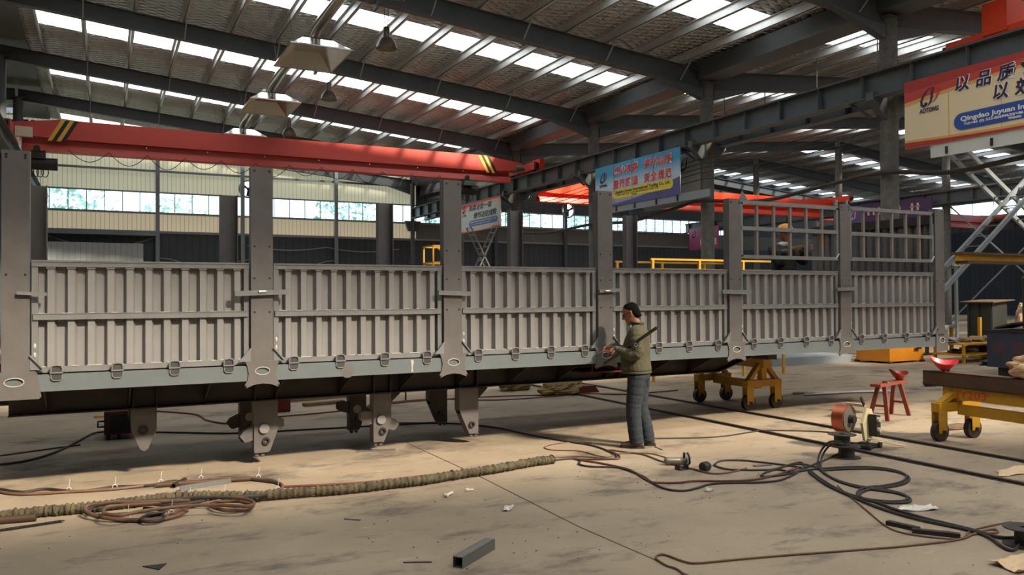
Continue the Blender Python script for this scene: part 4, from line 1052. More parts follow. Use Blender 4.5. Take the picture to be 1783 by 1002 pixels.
# chalk, weld patch and oil marks on the rail
MB().prism([(2.99, YN, .98), (3.012, YN, .985), (3.006, YN, 1.03), (3.02, YN, 1.09), (3.012, YN, 1.118), (2.985, YN, 1.115), (2.992, YN, 1.05)], (0, -.002, 0)).build('weld_patch', M['bright'], TR)
MB().lathe([(.001, 0), (.075, .0005), (.001, .001)], (2.28, YN-.001, 1.03), 18, ax=(0, -1, 0)).build('oil_stain', M['post'], TR)
# work lamp bracket below the post the man works at
MB().box(5.30, 5.85, YN+.12, YN+.7, .84, .86).box(5.40, 5.42, YN+.12, YN+.14, .86, .98).build('step_bracket', M['welder_red'], TR)
# ================================================================== DOLLIES
def dolly(name, label, cx, yn, yf, number=False, dz=0.0):
    """two wheeled A frames joined along Y; cx centre, yn / yf the near and far frames"""
    t = thing(name, label, 'dolly', (cx, (yn+yf)/2, 0), 'yellow dollies')
    for y in (yn, yf):
        fr = MB().box(cx-.36, cx+.36, y-.06, y+.06, .36, .47)
        fb = fr.build('axle_frame', M['yellow'], t)
        for s in (-1, 1):
            x = cx+s*.29
            MB().box(x-.07, x+.07, y-.055, y-.045, .10, .36).box(x-.07, x+.07, y+.045, y+.055, .10, .36).build('wheel_fork', M['yellow'], fb)
            w = MB().cyl((x, y-.035, .12), (x, y+.035, .12), .12, 24); w.build('wheel', M['dark_beam'], fb, smooth=True)
            MB().cyl((x, y-.09, .12), (x, y+.09, .12), .022, 10).build('axle_pin', M['dark_beam'], fb)
            MB().bar((cx+s*.30, y, .45), (cx+s*.06, y, .72+dz), .09, .06, up=(s, 0, 1)).build('diagonal_strut', M['yellow'], fb)
        MB().box(cx-.05, cx+.05, y-.05, y+.05, .47, .70+dz).build('upright', M['yellow'], fb)
    MB().box(cx-.05, cx+.05, yn+.06, yf-.06, .32, .44).build('tie_beam', M['yellow'], t)
    MB().box(cx-.08, cx+.08, yn-.12, yf+.12, .66+dz, .80+dz).build('top_beam', M['yellow'], t)
    if number:
        lettering('painted_number', 'JY203', .12, M['text_red'], t, (cx-.083, yf-.06, .685+dz), (0, -1, 0), (0, 0, 1), bold=.0, width=.40, depth=.001)
    return t
dolly('dolly', 'yellow steel dolly on four wheels standing under the trailer', 9.28, 9.50, 10.65)
tag(MB().box(9.19, 9.38, 9.28, 10.85, .80, .93).build('support_beam', M['dark_beam'], org=(9.28, 10, .80)), 'dark squared beam between the yellow dolly and the trailer frame', 'beam')
# second dolly, turned a little
d2 = dolly('dolly', 'yellow steel dolly painted with a red number, in front of the red wooden stool', 0, -.62, .62, True, -.15)
d2.location = (9.38, 5.74, 0); d2.rotation_euler = (0, 0, math.radians(-4))
b = MB()
for z0, z1, w in ((.65, .665, .11), (.815, .83, .11)): b.box(-w, w, -1.9, 1.0, z0, z1)
b.box(-.11, -.095, -1.9, 1.0, .65, .83)
hb = b.build('steel_channel', M['brown_beam']); hb.location = (9.38, 5.74, 0); hb.rotation_euler = (0, 0, math.radians(-4))
tag(hb, 'long brown rusty steel channel lying on the dolly with the red number', 'steel channel')
# ================================================================== THINGS ON THE FLOOR
for X, lb in ((8.78, 'floor rail on which the yellow dollies stand'), (7.725, 'floor rail farther from the dollies, under the wire reels')):
    b = MB().box(X-.03, X+.03, -3, 40, .0, .022).box(X-.06, X-.035, -3, 40, .0, .006).box(X+.035, X+.06, -3, 40, .0, .006)
    tag(b.build('floor_rail', M['dark_beam'], org=(X, 10, 0)), 'long dark '+lb, 'rail', 'rails in the floor')
def cable(name, label, px, r, m, cat='cable', group=None, zs=None, sub=6, wob=0.0, closed=False):
    P = []
    for i, q in enumerate(px):
        z = r+.002 + (zs[i] if zs else 0)
        P.append(F(q[0], q[1], z))
    P = smoothpath(P, sub, closed)
    rr = random.Random(len(px)*31+int(px[0][0]))
    P = [V(p.x+rr.uniform(-wob, wob), p.y+rr.uniform(-wob, wob), max(p.z, r+.001)) for p in P]
    c = P[len(P)//2]
    o = MB().tube(P, r, 8, closed=closed).build(name, M[m], org=(c.x, c.y, 0), smooth=True)
    return tag(o, label, cat, group)
# canvas sleeved hose bundle
sp = [(-40, 905), (0, 899), (80, 890), (150, 884), (230, 875), (300, 866), (360, 864), (440, 864), (520, 858), (600, 852), (680, 843), (740, 836), (800, 826), (860, 817), (920, 806), (962, 800)]
P = smoothpath([F(x, y, .05) for x, y in sp], 40)
rs = [.042+.006*math.sin(i*1.2+3*mnoise.noise(V(i*.05, 2, 0)))+.014*mnoise.noise(V(i*.23, 0, 3))+.005*mnoise.noise(V(i*.9, 4, 3)) for i in range(len(P))]
P = [p+V(0, .012*mnoise.noise(V(i*.07, 9, 0)), .008*mnoise.noise(V(i*.2, 5, 0))) for i, p in enumerate(P)]
tag(MB().tube(P, rs, 12).build('canvas_sleeve', M['sleeve'], org=tuple(P[len(P)//2]*1.0), smooth=True, ang=80), 'thick wrinkled olive canvas sleeve wrapped round the hoses, lying across the floor', 'hose sleeve')
cable('welding_hose', 'red brown hose running just behind the canvas sleeve', [(490, 848), (560, 845), (640, 840), (720, 831), (770, 826), (830, 822), (900, 806)], .011, 'cable_red', 'hose')
# left loops
cable('welding_hose', 'brown hose doubled in a long flat loop nearest the trailer shadow', [(-30, 850), (0, 857), (40, 861), (120, 857), (200, 852), (280, 843), (350, 836), (420, 833), (470, 836), (491, 845), (485, 856), (450, 863), (390, 868), (330, 872), (260, 879), (200, 879), (160, 880), (148, 888), (170, 899), (220, 905), (270, 904), (300, 896), (320, 886), (380, 873), (430, 868)], .014, 'cable_brown', 'hose', 'hoses in the long flat loop', wob=.004)
cable('welding_hose', 'black hose twisted along the long flat loop nearest the trailer shadow', [(-30, 845), (0, 852), (40, 857), (80, 852), (140, 856), (200, 848), (260, 846), (300, 838), (340, 840), (390, 832), (440, 836), (488, 843), (482, 854), (440, 866), (360, 872), (300, 880), (230, 876), (170, 882), (155, 892), (190, 902), (240, 908), (290, 901)], .013, 'cable', 'hose', 'hoses in the long flat loop', wob=.005)
cable('welding_hose', 'brown hose coiled flat beside the canvas sleeve, on the right of its tangle', [(380, 872), (420, 872), (438, 877), (435, 885), (410, 889), (380, 887), (366, 880), (380, 875), (415, 874), (440, 880), (430, 888), (395, 890), (370, 884)], .014, 'cable_brown', 'hose', zs=[.01*i/3 for i in range(13)])
cable('welding_hose', 'dark hose knotted in a small coil at the bottom of the tangle', [(250, 902), (275, 897), (286, 901), (278, 907), (255, 909), (245, 904), (262, 897), (284, 893), (280, 888), (250, 886)], .014, 'cable', 'hose', zs=[.01*i/3 for i in range(10)])
cable('welding_hose', 'brown hose looping through the middle of the tangle on the canvas sleeve', [(180, 895), (185, 884), (220, 880), (280, 876), (340, 868), (370, 866), (420, 868), (442, 876), (430, 882), (380, 880), (320, 882), (250, 890), (210, 898), (180, 895)], .014, 'cable_brown', 'hose', zs=[.08]*14)
cable('welding_hose', 'dark hose lying over the canvas sleeve from the left coil to the long loop', [(155, 893), (165, 882), (210, 876), (270, 872), (330, 868), (390, 866), (450, 864), (484, 857)], .014, 'cable', 'hose', zs=[.03, .07, .09, .09, .09, .09, .06, .02])
cable('welding_hose', 'brown hose making the outer turn of the left coil on the canvas sleeve', [(330, 872), (270, 874), (200, 876), (156, 880), (150, 890), (175, 901), (225, 907), (275, 906), (306, 899), (326, 890)], .015, 'cable_brown', 'hose', zs=[.09, .09, .09, .08, .05, .02, .0, .0, .01, .02])
b = MB()
for x, y in ((120, 857), (200, 852), (280, 843), (350, 836), (450, 835), (484, 856), (390, 868), (330, 872), (222, 905), (298, 897)):
    p = F(x, y, .0); b.tube([(p.x+.02*math.cos(a), p.y, .022+.02*math.sin(a)) for a in [k*math.pi/5 for k in range(10)]], .003, 5, closed=True).bar((p.x, p.y, .042), (p.x+.01, p.y, .12), .004, .003)
o = b.build('cable_tie', M['white_paper'], org=tuple(F(300, 865))); tag(o, 'white plastic ties cinched round the tangled brown hoses', 'cable ties'); o['kind'] = 'stuff'
# middle cables
G = 'cables from the sleeve to the grinder'
cable('cable', 'dark cable running from under the trailer hangers towards the man', [(690, 737), (760, 737), (820, 740), (870, 746), (920, 757), (980, 768), (1030, 776), (1062, 787), (1074, 796), (1060, 800), (1000, 800)], .010, 'cable')
cable('cable', 'thin brown cable making a wide loop before the man’s boots', [(1030, 772), (985, 771), (950, 778), (960, 784), (1010, 786), (1040, 794), (1060, 796), (1082, 790), (1130, 790), (1165, 799)], .006, 'cable_orange')
cable('cable', 'brown cable passing the angle grinder and the small channel offcut', [(962, 797), (1000, 795), (1040, 797), (1075, 800), (1078, 793), (1060, 784), (1085, 787), (1120, 792), (1150, 803), (1183, 812), (1210, 818), (1240, 825), (1270, 823), (1300, 816)], .009, 'cable_brown')
cable('cable', 'black cable that dips below the red hose in front of the grinder', [(960, 802), (1000, 799), (1010, 803), (1009, 809), (1030, 813), (1070, 814), (1090, 818), (1120, 830), (1137, 842), (1160, 852), (1190, 855), (1215, 850), (1240, 843), (1290, 841), (1330, 840), (1360, 836), (1385, 825), (1400, 815)], .010, 'cable')
cable('welding_hose', 'dark red hose lying between the black cable and the white glove scraps', [(1000, 800), (1040, 806), (1075, 813), (1100, 820), (1130, 838), (1150, 841), (1180, 841), (1210, 838), (1260, 838), (1310, 836), (1350, 828), (1390, 815)], .010, 'cable_red', 'hose')
cable('cable', 'black cable coming from the round plug and looping to the wire reels', [(1243, 811), (1255, 803), (1290, 802), (1340, 807), (1380, 812), (1400, 815), (1420, 808), (1440, 800), (1460, 790), (1475, 780)], .010, 'cable')
cable('cable', 'black cable coiled in small loops near the flat grey strip', [(1245, 812), (1270, 818), (1320, 819), (1350, 817), (1380, 808), (1395, 806), (1400, 814), (1380, 824), (1340, 830), (1325, 828), (1350, 818), (1380, 822), (1410, 818), (1424, 816), (1405, 810), (1380, 808)], .010, 'cable')
big = [(1424, 817), (1470, 814), (1520, 814), (1560, 820), (1578, 829), (1570, 839), (1540, 846), (1510, 849), (1493, 857), (1500, 867), (1540, 873), (1575, 872), (1578, 864), (1550, 855), (1490, 846), (1450, 833), (1428, 818), (1424, 805), (1430, 785), (1445, 770), (1465, 770)]
bz = [0]*17+[.0, .10, .22, .28]
cable('cable', 'black cable laid in large open loops in front of the copper wire reel', big, .011, 'cable', group='cables in the large loops', zs=bz)
cable('cable', 'second black cable following the large open loops before the copper wire reel', [(x+5, y+3) for x, y in big[:-1]]+[(1470, 774)], .011, 'cable', group='cables in the large loops', zs=bz)
cable('cable', 'thick black cable running from the loops past the white film to the standing reel', [(1412, 821), (1430, 835), (1470, 858), (1520, 873), (1560, 888), (1610, 903), (1660, 915), (1700, 925), (1740, 936), (1783, 935), (1840, 925)], .013, 'cable')
cable('cable', 'black cable beside the thick one, ending in a curl by the corner reel', [(1408, 822), (1440, 845), (1490, 868), (1540, 888), (1600, 905), (1680, 922), (1720, 935), (1745, 952), (1765, 958), (1780, 940), (1795, 920), (1810, 890)], .012, 'cable')
cable('cable', 'thin brown cord leaving the thick cable towards the black angle bars', [(1458, 846), (1480, 865), (1510, 890), (1545, 918), (1580, 930), (1640, 938), (1675, 938), (1690, 925), (1720, 917), (1760, 909)], .006, 'cable_orange')
cable('cable', 'long thin orange brown cord crossing the bare floor at the bottom', [(1200, 1010), (1180, 992), (1160, 985), (1142, 972), (1155, 966), (1190, 978), (1215, 981), (1280, 975), (1360, 968), (1480, 959), (1580, 951), (1670, 940), (1700, 928), (1730, 922), (1736, 928), (1700, 930), (1675, 938)], .007, 'cable_orange')
cable('cable', 'dark cable on the floor behind the rails, from the man’s heel to the wire reel', [(1138, 764), (1200, 763), (1260, 760), (1320, 751), (1360, 750), (1430, 752), (1460, 756)], .009, 'cable')
cable('welding_hose', 'red brown hose lying behind the axle hangers', [(270, 716), (340, 722), (360, 732), (400, 738), (440, 730), (520, 723), (600, 715), (690, 702), (780, 695), (880, 690), (960, 688), (1000, 686)], .012, 'cable_red', 'hose')
cable('welding_hose', 'dull red hose lying across the floor between the sacks and the rails', [(640, 706), (740, 696), (860, 697), (960, 691), (1020, 686), (1090, 687), (1180, 680)], .011, 'cable_red', 'hose')
cable('cable', 'black cable from the red welding machine out of the picture edge', [(182, 752), (160, 756), (130, 772), (90, 790), (40, 804), (-30, 812)], .013, 'cable')
cable('cable', 'black cable lying flat in the trailer shadow near the corner', [(-20, 797), (30, 790), (80, 783), (140, 775)], .009, 'cable')
cable('cable', 'dark cable running level behind the axle hangers', [(272, 753), (330, 754), (390, 755), (450, 753), (540, 748), (600, 745), (690, 740), (760, 736)], .012, 'cable')
# offcuts
def floor_box(name, label, cat, p, q, w, h, m, z=0.0, group=None, hollow=False):
    a, b_ = F(*p), F(*q); a.z = b_.z = z+h/2
    c = (a+b_)/2; mb = MB()
    if hollow:
        d = (b_-a).normalized(); s = d.cross(V(0,0,1)); tk = .004
        for off, ww, hh in ((s*(w/2-tk/2), tk, h), (-s*(w/2-tk/2), tk, h)): mb.bar(a+off, b_+off, ww, hh)
        for dz in (h/2-tk/2, -h/2+tk/2): mb.bar(a+V(0,0,dz), b_+V(0,0,dz), w, tk)
    else: mb.bar(a, b_, w, h)
    return tag(mb.build(name, M[m], org=(c.x, c.y, z)), label, cat, group)
floor_box('square_tube', 'short length of grey square steel tube lying on the bare floor', 'steel tube', (797, 990), (854, 956), .075, .075, 'plate', hollow=True)
a, b_, c_ = F(248, 988), F(277, 994), F(290, 983)
tag(MB().prism([(a.x, a.y, .001), (b_.x, b_.y, .001), (c_.x, c_.y, .001)], (0, 0, .006)).build('steel_offcut', M['dark_plate'], org=tuple((a+b_+c_)/3)), 'small dark triangular steel offcut alone on the floor', 'offcut')
floor_box('flat_bar', 'grey steel strip leaning among the hoses in the sunny patch', 'steel strip', (313, 856), (402, 842), .012, .05, 'plate')
floor_box('flat_bar', 'thin pale steel strip with a white end lying in front of the middle axle hangers', 'steel strip', (622, 788), (689, 785), .035, .02, 'plate')
floor_box('flat_bar', 'small thin dark strip near the bottom edge', 'steel strip', (702, 981), (752, 980), .015, .006, 'dark_plate')
floor_box('flat_bar', 'tiny grey strip on the floor below the canvas sleeve', 'steel strip', (600, 905), (627, 907), .02, .008, 'plate')
floor_box('flat_bar', 'flat grey strip lying under the small cable loops by the plug', 'steel strip', (1313, 813), (1342, 811), .05, .012, 'plate')
floor_box('angle_bar', 'black steel angle bar, the one farther from the standing reel', 'angle bar', (1545, 914), (1600, 926), .05, .032, 'dark_plate', group=None)
floor_box('angle_bar', 'black steel angle bar, the one nearer the standing reel', 'angle bar', (1588, 928), (1672, 937), .05, .032, 'dark_plate', group=None)
floor_box('round_bar', 'thin steel pin on the floor behind the man’s heel', 'pin', (1140, 779), (1154, 785), .008, .008, 'dark_plate')
def fpipe(name, label, p, q, r, m, hollow=True, z=0):
    a, b_ = F(*p), F(*q); a.z = b_.z = r+z; d = (b_-a).normalized(); L = (b_-a).length
    mb = MB().lathe([(r*.75, .005), (r*.75, 0), (r, 0), (r, L), (r*.75, L), (r*.75, L-.005)], a, 16, ax=d) if hollow else MB().cyl(a, b_, r, 12)
    return tag(mb.build(name, M[m], org=((a.x+b_.x)/2, (a.y+b_.y)/2, 0), smooth=True), label, 'steel pipe')
fpipe('steel_pipe', 'rusty steel pipe lying at the picture edge beside a chain', (-40, 917), (63, 908), .03, 'brown_beam')
fpipe('steel_pipe', 'rusty pipe lying along the hose loop with an open end', (272, 850), (436, 838), .024, 'brown_beam')
fpipe('steel_pipe', 'short pipe stub in the hose loop beside the grey strip', (302, 851), (322, 840), .024, 'dark_beam')
pw = thing('air_plug', 'black round cable plug lying on the floor before the rails', 'plug', tuple(F(1230, 812)))
c = F(1230, 815, .04)
MB().lathe([(.02, -.01), (.045, 0), (.05, .01), (.05, .08), (.035, .11), (.02, .13)], c+V(-.05, 0, .01), 18, ax=(1, .3, 0)).build('body', M['black_rubber'], pw, smooth=True)
MB().lathe([(.0, 0), (.036, .0), (.036, -.004), (.0, -.004)], c+V(-.055, 0, .01), 18, ax=(1, .3, 0)).build('socket', M['dark_plate'], pw)
# angle grinder
g = thing('angle_grinder', 'dusty grey angle grinder lying on its side near the man', 'grinder', tuple(F(1178, 806)))
c = F(1172, 803, .045); d = V(.92, -.35, 0).normalized()
MB().capsule(c-d*.06, c+d*.06, .040, .036, 14).build('motor_body', M['lamp_metal'], g, smooth=True)
MB().capsule(c+d*.09, c+d*.14, .032, .026, 12).build('gear_head', M['plate'], g, smooth=True)
MB().lathe([(.0, 0), (.065, .0), (.065, .006), (.0, .006)], c+d*.165+V(0, 0, .02), 22, ax=d+V(0, 0, .1)).build('disc', M['dark_plate'], g)
MB().lathe([(.055, 0), (.07, -.02), (.07, -.015), (.055, .004)], c+d*.15+V(0, 0, .02), 22, ax=d+V(0, 0, .1)).build('guard', M['plate'], g, smooth=True)
# U channel
p = F(1187, 818); u = MB()
for dx in (-.055, .055): u.box(p.x+dx-.004, p.x+dx+.004, p.y-.04, p.y+.04, 0, .055)
u.box(p.x-.055, p.x+.055, p.y-.04, p.y+.04, 0, .006)
tag(u.build('channel_offcut', M['dark_plate'], org=tuple(p)), 'small dark U shaped channel offcut in front of the grinder', 'offcut')
# paper, film, scraps
def scrap(name, label, cat, x, y, pts, h, m):
    p = F(x, y); r_ = random.Random(x); n = 7; b = MB(); vs, fs = [], []
    for j in range(n):
        for i in range(n):
            u, v = i/(n-1), j/(n-1)
            a = V(*pts[0], 0)*(1-u)*(1-v)+V(*pts[1], 0)*u*(1-v)+V(*pts[2], 0)*u*v+V(*pts[3], 0)*(1-u)*v
            vs.append(p+a+V(r_.uniform(-.01, .01), r_.uniform(-.01, .01), .006+abs(r_.gauss(0, h))))
    for j in range(n-1):
        for i in range(n-1): fs.append((j*n+i, j*n+i+1, j*n+n+i+1, j*n+n+i))
    q = len(vs); vs += [v-V(0, 0, .004) for v in vs]; fs += [tuple(k+q for k in f_[::-1]) for f_ in list(fs)]
    b.add(vs, fs); return tag(b.build(name, M[m], org=tuple(p)), label, cat)
scrap('paper_scrap', 'crumpled white paper scrap alone on the floor right of the slab joint', 'paper scrap', 884, 888, [(-.07, -.05), (.02, -.03), (.09, .07), (-.02, .03)], .012, 'white_paper')
scrap('paper_scrap', 'small torn white paper near the middle of the canvas sleeve', 'paper scrap', 817, 855, [(-.04, -.02), (.03, -.02), (.06, .03), (-.02, .02)], .01, 'white_paper')
scrap('paper_scrap', 'white plastic glove scrap in front of the black cables', 'paper scrap', 1235, 856, [(-.06, -.02), (.02, -.03), (.07, .04), (-.02, .03)], .014, 'white_paper')
scrap('plastic_film', 'crumpled clear white film lying beside the thick cable', 'plastic film', 1598, 890, [(-.20, .05), (.16, -.08), (.20, .03), (-.06, .12)], .016, 'white_paper')
scrap('cardboard_sheet', 'pale piece of cardboard on the floor by the rail at the picture edge', 'cardboard', 1765, 824, [(-.32, -.05), (.4, -.14), (.4, .16), (-.1, .10)], .008, 'cardboard')
scrap('cardboard_sheet', 'dusty pale sheet in the bottom corner of the floor', 'cardboard', 1770, 985, [(-.18, -.12), (.3, -.2), (.35, .12), (-.14, .10)], .012, 'cardboard')
p = F(780, 865)
tag(MB().tube([(p.x-.045, p.y-.02, .02), (p.x+.0, p.y-.01, .02), (p.x+.06, p.y+.04, .02)], .012, 8).tube([(p.x-.03, p.y-.015, .02), (p.x-.02, p.y-.05, .02)], .011, 8).build('pipe_elbow', M['white_paper'], org=tuple(p), smooth=True), 'small white plastic pipe elbow on the floor below the sleeve', 'pipe elbow')
b = MB(); r_ = random.Random(3)
for i in range(150):
    x, y = r_.choice([(r_.uniform(600, 1300), r_.uniform(860, 985)), (r_.uniform(1000, 1330), r_.uniform(820, 870)), (r_.uniform(0, 1783), r_.uniform(800, 1000)), (r_.uniform(480, 760), r_.uniform(690, 720))])
    p = F(x, y); s = r_.uniform(.003, .009)
    b.ball((p.x, p.y, s*.35), (s, s*r_.uniform(.4, 1), s*.4), 6, 4)
o = b.build('floor_debris', M['brown_beam'], org=(3, 5, 0)); o['kind'] = 'stuff'; tag(o, 'grit, slag and metal crumbs scattered over the concrete floor', 'debris')
# chain
b = MB(); a, e = F(-20, 930), F(106, 911); n = 34
for i in range(n):
    c = a.lerp(e, i/(n-1)); d = (e-a).normalized(); s = d.cross(V(0,0,1)) if i % 2 else V(0, 0, .6)
    b.tube([c+V(0,0,.014)+d*.024*math.cos(k)+s*.011*math.sin(k) for k in [j*math.pi/4 for j in range(8)]], .004, 5, closed=True)
tag(b.build('chain', M['dark_plate'], org=tuple(a.lerp(e, .5)), smooth=True), 'steel chain lying straight on the floor below the rusty pipe', 'chain')
# wire reels
def reel(name, label, c, r, h, rh, m='reel', tilt=(0, 0, 1), group=None):
    t = thing(name, label, 'wire reel', tuple(c), group); ax = Vector(tilt).normalized()
    MB().lathe([(rh*.5, 0), (r, 0), (r, .008), (rh, .012), (rh, h-.012), (r, h-.008), (r, h), (rh*.5, h), (rh*.5, 0)], c, 32, ax=ax).build('drum', M[m], t, smooth=True)
    b = MB().lathe([(rh*.5, .001), (rh*.35, .001), (rh*.35, h-.001), (rh*.5, h-.001)], c, 20, ax=ax); b.build('hub', M['dark_plate'], t, smooth=True)
    return t
c = F(1474, 797)
reel('wire_reel', 'empty black plastic wire reel, lower one of the stack of two by the copper wire', c, .15, .13, .085, group=None)
reel('wire_reel', 'empty black plastic wire reel, upper one of the stack of two by the copper wire', c+V(-.045, .02, .131), .15, .13, .085, group=None)
reel('wire_reel', 'empty black plastic wire reel standing by itself in the corner of the floor', F(1783, 950), .135, .13, .06)
# wire feeder with its copper spool
c0 = F(1492, 780)
wf = thing('wire_feeder', 'beige welding wire feeder holding a large spool of copper wire, behind the black reels', 'wire feeder', tuple(c0))
X_ = V(.22, -.97, 0).normalized()                                        # spool axis
cs = c0+V(-.10, .10, .34)
MB().lathe([(.055, -.07), (.165, -.07), (.165, .07), (.055, .07), (.055, -.07)], cs, 36, ax=X_).build('copper_spool', M['copper'], wf, smooth=True)
MB().lathe([(.05, .071), (.15, .071), (.15, .078), (.05, .078), (.05, .071)], cs, 36, ax=X_).build('spool_flange', M['lamp_metal'], wf, smooth=True)
MB().cyl(cs-X_*.09, cs+X_*.14, .045, 18).build('spindle', M['black_rubber'], wf, smooth=True)
fx = c0+V(.07, -.05, 0); u_ = V(.97, .22, 0)
pl_ = MB().prism([fx+u_*a+V(0, 0, z) for a, z in ((-.10, .30), (.0, .47), (.12, .45), (.16, .38), (.16, .12), (.09, .05), (-.04, .09))], X_*.03)
bp_ = pl_.build('side_plate', M['feeder'], wf)
MB().prism([fx+X_*.04+u_*a+V(0, 0, z) for a, z in ((.02, .40), (.13, .38), (.14, .18), (.04, .14))], X_*.09).build('drive_unit', M['dark_plate'], wf)
for a, z in ((.06, .34), (.07, .22)): MB().cyl(fx+X_*.12+u_*a+V(0,0,z), fx+X_*.16+u_*a+V(0,0,z), .03, 14).build('drive_roll', M['bright'], wf, smooth=True)
MB().bar(fx+u_*-.12+V(0,0,.03), fx+u_*.16+V(0,0,.03), .22, .03).bar(fx-X_*.2+V(0,0,.03), fx+X_*.1+V(0,0,.03), .05, .03).build('base_frame', M['dark_plate'], wf)
MB().bar(fx-X_*.22+V(0,0,.50), fx+u_*.02+V(0,0,.49), .03, .03).build('carry_handle', M['feeder'], wf)
MB().bar(fx+u_*.0+V(0,0,.50), fx+u_*-.05+V(-.02,0,.60), .018, .03).build('handle_lever', M['black_rubber'], wf)
MB().tube([fx+V(.0, -.05, .12), fx+V(.2, -.12, .08), fx+V(.42, -.22, .02)], .007, 6).tube([fx+V(.02, -.1, .1), fx+V(.22, -.17, .06), fx+V(.42, -.23, .02)], .007, 6).build('pull_handle', M['feeder'], wf, smooth=True)
for s in (-.1, .14): MB().cyl(fx+u_*s+X_*.1+V(0,0,.035), fx+u_*s+X_*.13+V(0,0,.035), .035, 14).build('caster', M['black_rubber'], wf, smooth=True)
# ------------------------------------------------------------------ wooden bench and the masks
fl = [F(1509, 728), F(1536, 733), F(1561, 723), F(1588, 725)]
bc = (fl[0]+fl[1]+fl[2]+fl[3])/4
st = thing('wooden_stool', 'narrow red brown wooden stool bench standing on the sunny floor', 'stool', tuple(bc))
ax = V(.80, .22, 0).normalized(); sd = V(ax.y, -ax.x, 0)
zt = .50
MB().bar(bc-ax*.47+V(0, 0, zt), bc+ax*.47+V(0, 0, zt), .15, .04).build('seat', M['stool'], st)
for e_ in (-1, 1):
    for s in (-1, 1):
        MB().bar(bc+ax*e_*.27+sd*s*.045+V(0, 0, zt-.02), bc+ax*e_*.38+sd*s*.13+V(0, 0, 0), .055, .035, up=tuple(ax)).build('leg', M['stool'], st)
    MB().bar(bc+ax*e_*.33-sd*.10+V(0, 0, .20), bc+ax*e_*.33+sd*.10+V(0, 0, .20), .035, .03).build('stretcher', M['stool'], st)
def mask(name, label, c, m, rot, s=1.0):
    """curved welding shield lying on its back, edges raised at the ends"""
    b = MB(); n, m_ = 28, 8; vs, fs = [], []
    ca, sa = math.cos(rot), math.sin(rot)
    for off in (0, .006):
        vs.append(V(c.x, c.y, c.z+off))
        for i in range(1, m_+1):
            for k in range(n):
                a, r = 2*math.pi*k/n, i/m_
                sq = 1/max(abs(math.cos(a))**3+abs(math.sin(a))**3, .3)**(1/3)
                x, y = .150*s*r*sq*math.cos(a), .120*s*r*sq*math.sin(a)
                z = .130*s*r**1.6*(1+.20*math.cos(2*a+.5)+.20*math.cos(a-2.1))
                vs.append(V(c.x+ca*x-sa*y, c.y+sa*x+ca*y, c.z+z+off))
    q0 = 1+n*m_
    for k in range(n):
        l = (k+1) % n; fs += [(0, 1+l, 1+k), (q0, q0+1+k, q0+1+l)]
        for i in range(m_-1):
            a_, b_ = 1+i*n, 1+(i+1)*n
            fs += [(a_+k, a_+l, b_+l, b_+k), (q0+a_+k, q0+b_+k, q0+b_+l, q0+a_+l)]
        e = 1+(m_-1)*n; fs.append((e+k, e+l, q0+e+l, q0+e+k))
    b.add(vs, fs); t = thing(name, label, 'welding mask', tuple(c), None)
    b.build('shield', M[m], t, smooth=True, ang=50)
    MB().cyl((c.x+ca*.03, c.y+sa*.03-.03, c.z+.002), (c.x+ca*.03, c.y+sa*.03-.03, c.z+.03), .02, 10).build('knob', M['black_rubber'], t)
    return t
mask('welding_mask', 'dusty dark red welding mask lying face down on the wooden stool', bc+ax*.34+V(0, 0, zt+.022), 'dull_mask', math.atan2(ax.y, ax.x)-.3, .92)
cm = at(1664, 648, Y=6.12)
mask('welding_mask', 'bright red welding mask lying like a bowl on the brown steel channel', V(9.40, 6.50, .832), 'red_mask', -.62, 1.08)
hp = bc-ax*.12+V(0, 0, zt+.02)
hm = thing('welding_tool', 'small black handled tool lying on the wooden stool', 'tool', tuple(hp))
MB().bar(hp+V(-.07, -.02, .012), hp+V(.07, .0, .012), .03, .022).build('handle', M['black_rubber'], hm)
MB().bar(hp+V(0, .02, .012), hp+V(-.04, -.08, .012), .015, .012).build('blade', M['bright'], hm)
# crumpled paper sack behind the channel
def lump(name, label, cat, c, r, m, seed, sub=24, rough=.28, flat=0.75, sharp=3.0):
    b = MB().ball((0, 0, 0), 1.0, sub, sub*2//3); vs = []
    for v in b.v:
        v = Vector(v); k = 1+rough*(abs(mnoise.noise(v*1.3*1.2+V(seed, 0, 0)))*1.6-.3)+rough*.4*mnoise.noise(v*sharp+V(0, seed, 0))
        vs.append(V(c[0]+v.x*r[0]*k, c[1]+v.y*r[1]*k, max(c[2]+.002, c[2]+r[2]*(v.z*k+flat))))
    b.v = [tuple(v) for v in vs]
    return tag(b.build(name, M[m], org=tuple(c)), label, cat)
lump('paper_sack', 'crumpled tan kraft paper lying on the brown steel channel at the picture edge', 'paper sack', (9.42, 5.46, .83), (.15, .22, .15), 'paper', 3, sub=40, rough=.38, flat=.7, sharp=4)
lump('canvas_bag', 'crumpled tan canvas sack lying behind the trailer beam, nearer the rails', 'sack', tuple(F(975, 688)), (.42, .22, .16), 'canvas', 5, rough=.4)
lump('canvas_bag', 'small pale folded sack behind the trailer beam, farther from the rails', 'sack', tuple(F(897, 680)), (.34, .18, .14), 'canvas', 9, rough=.4)
lump('cloth_pile', 'low crumpled white wrapping lying on the floor beyond the yellow dolly', 'wrapping', tuple(F(1765, 703)), (.34, .2, .08), 'white_paper', 11, rough=.3)
lump('chain_heap', 'small dark heap of chain on the floor behind the end of the brown channel', 'chain heap', tuple(F(1620, 673)), (.16, .1, .08), 'dark_plate', 13, rough=.5, sharp=9)
fpipe('steel_pipe', 'thin grey bar poking out beyond the yellow dolly wheels', (1716, 721), (1766, 718), .014, 'plate', False)
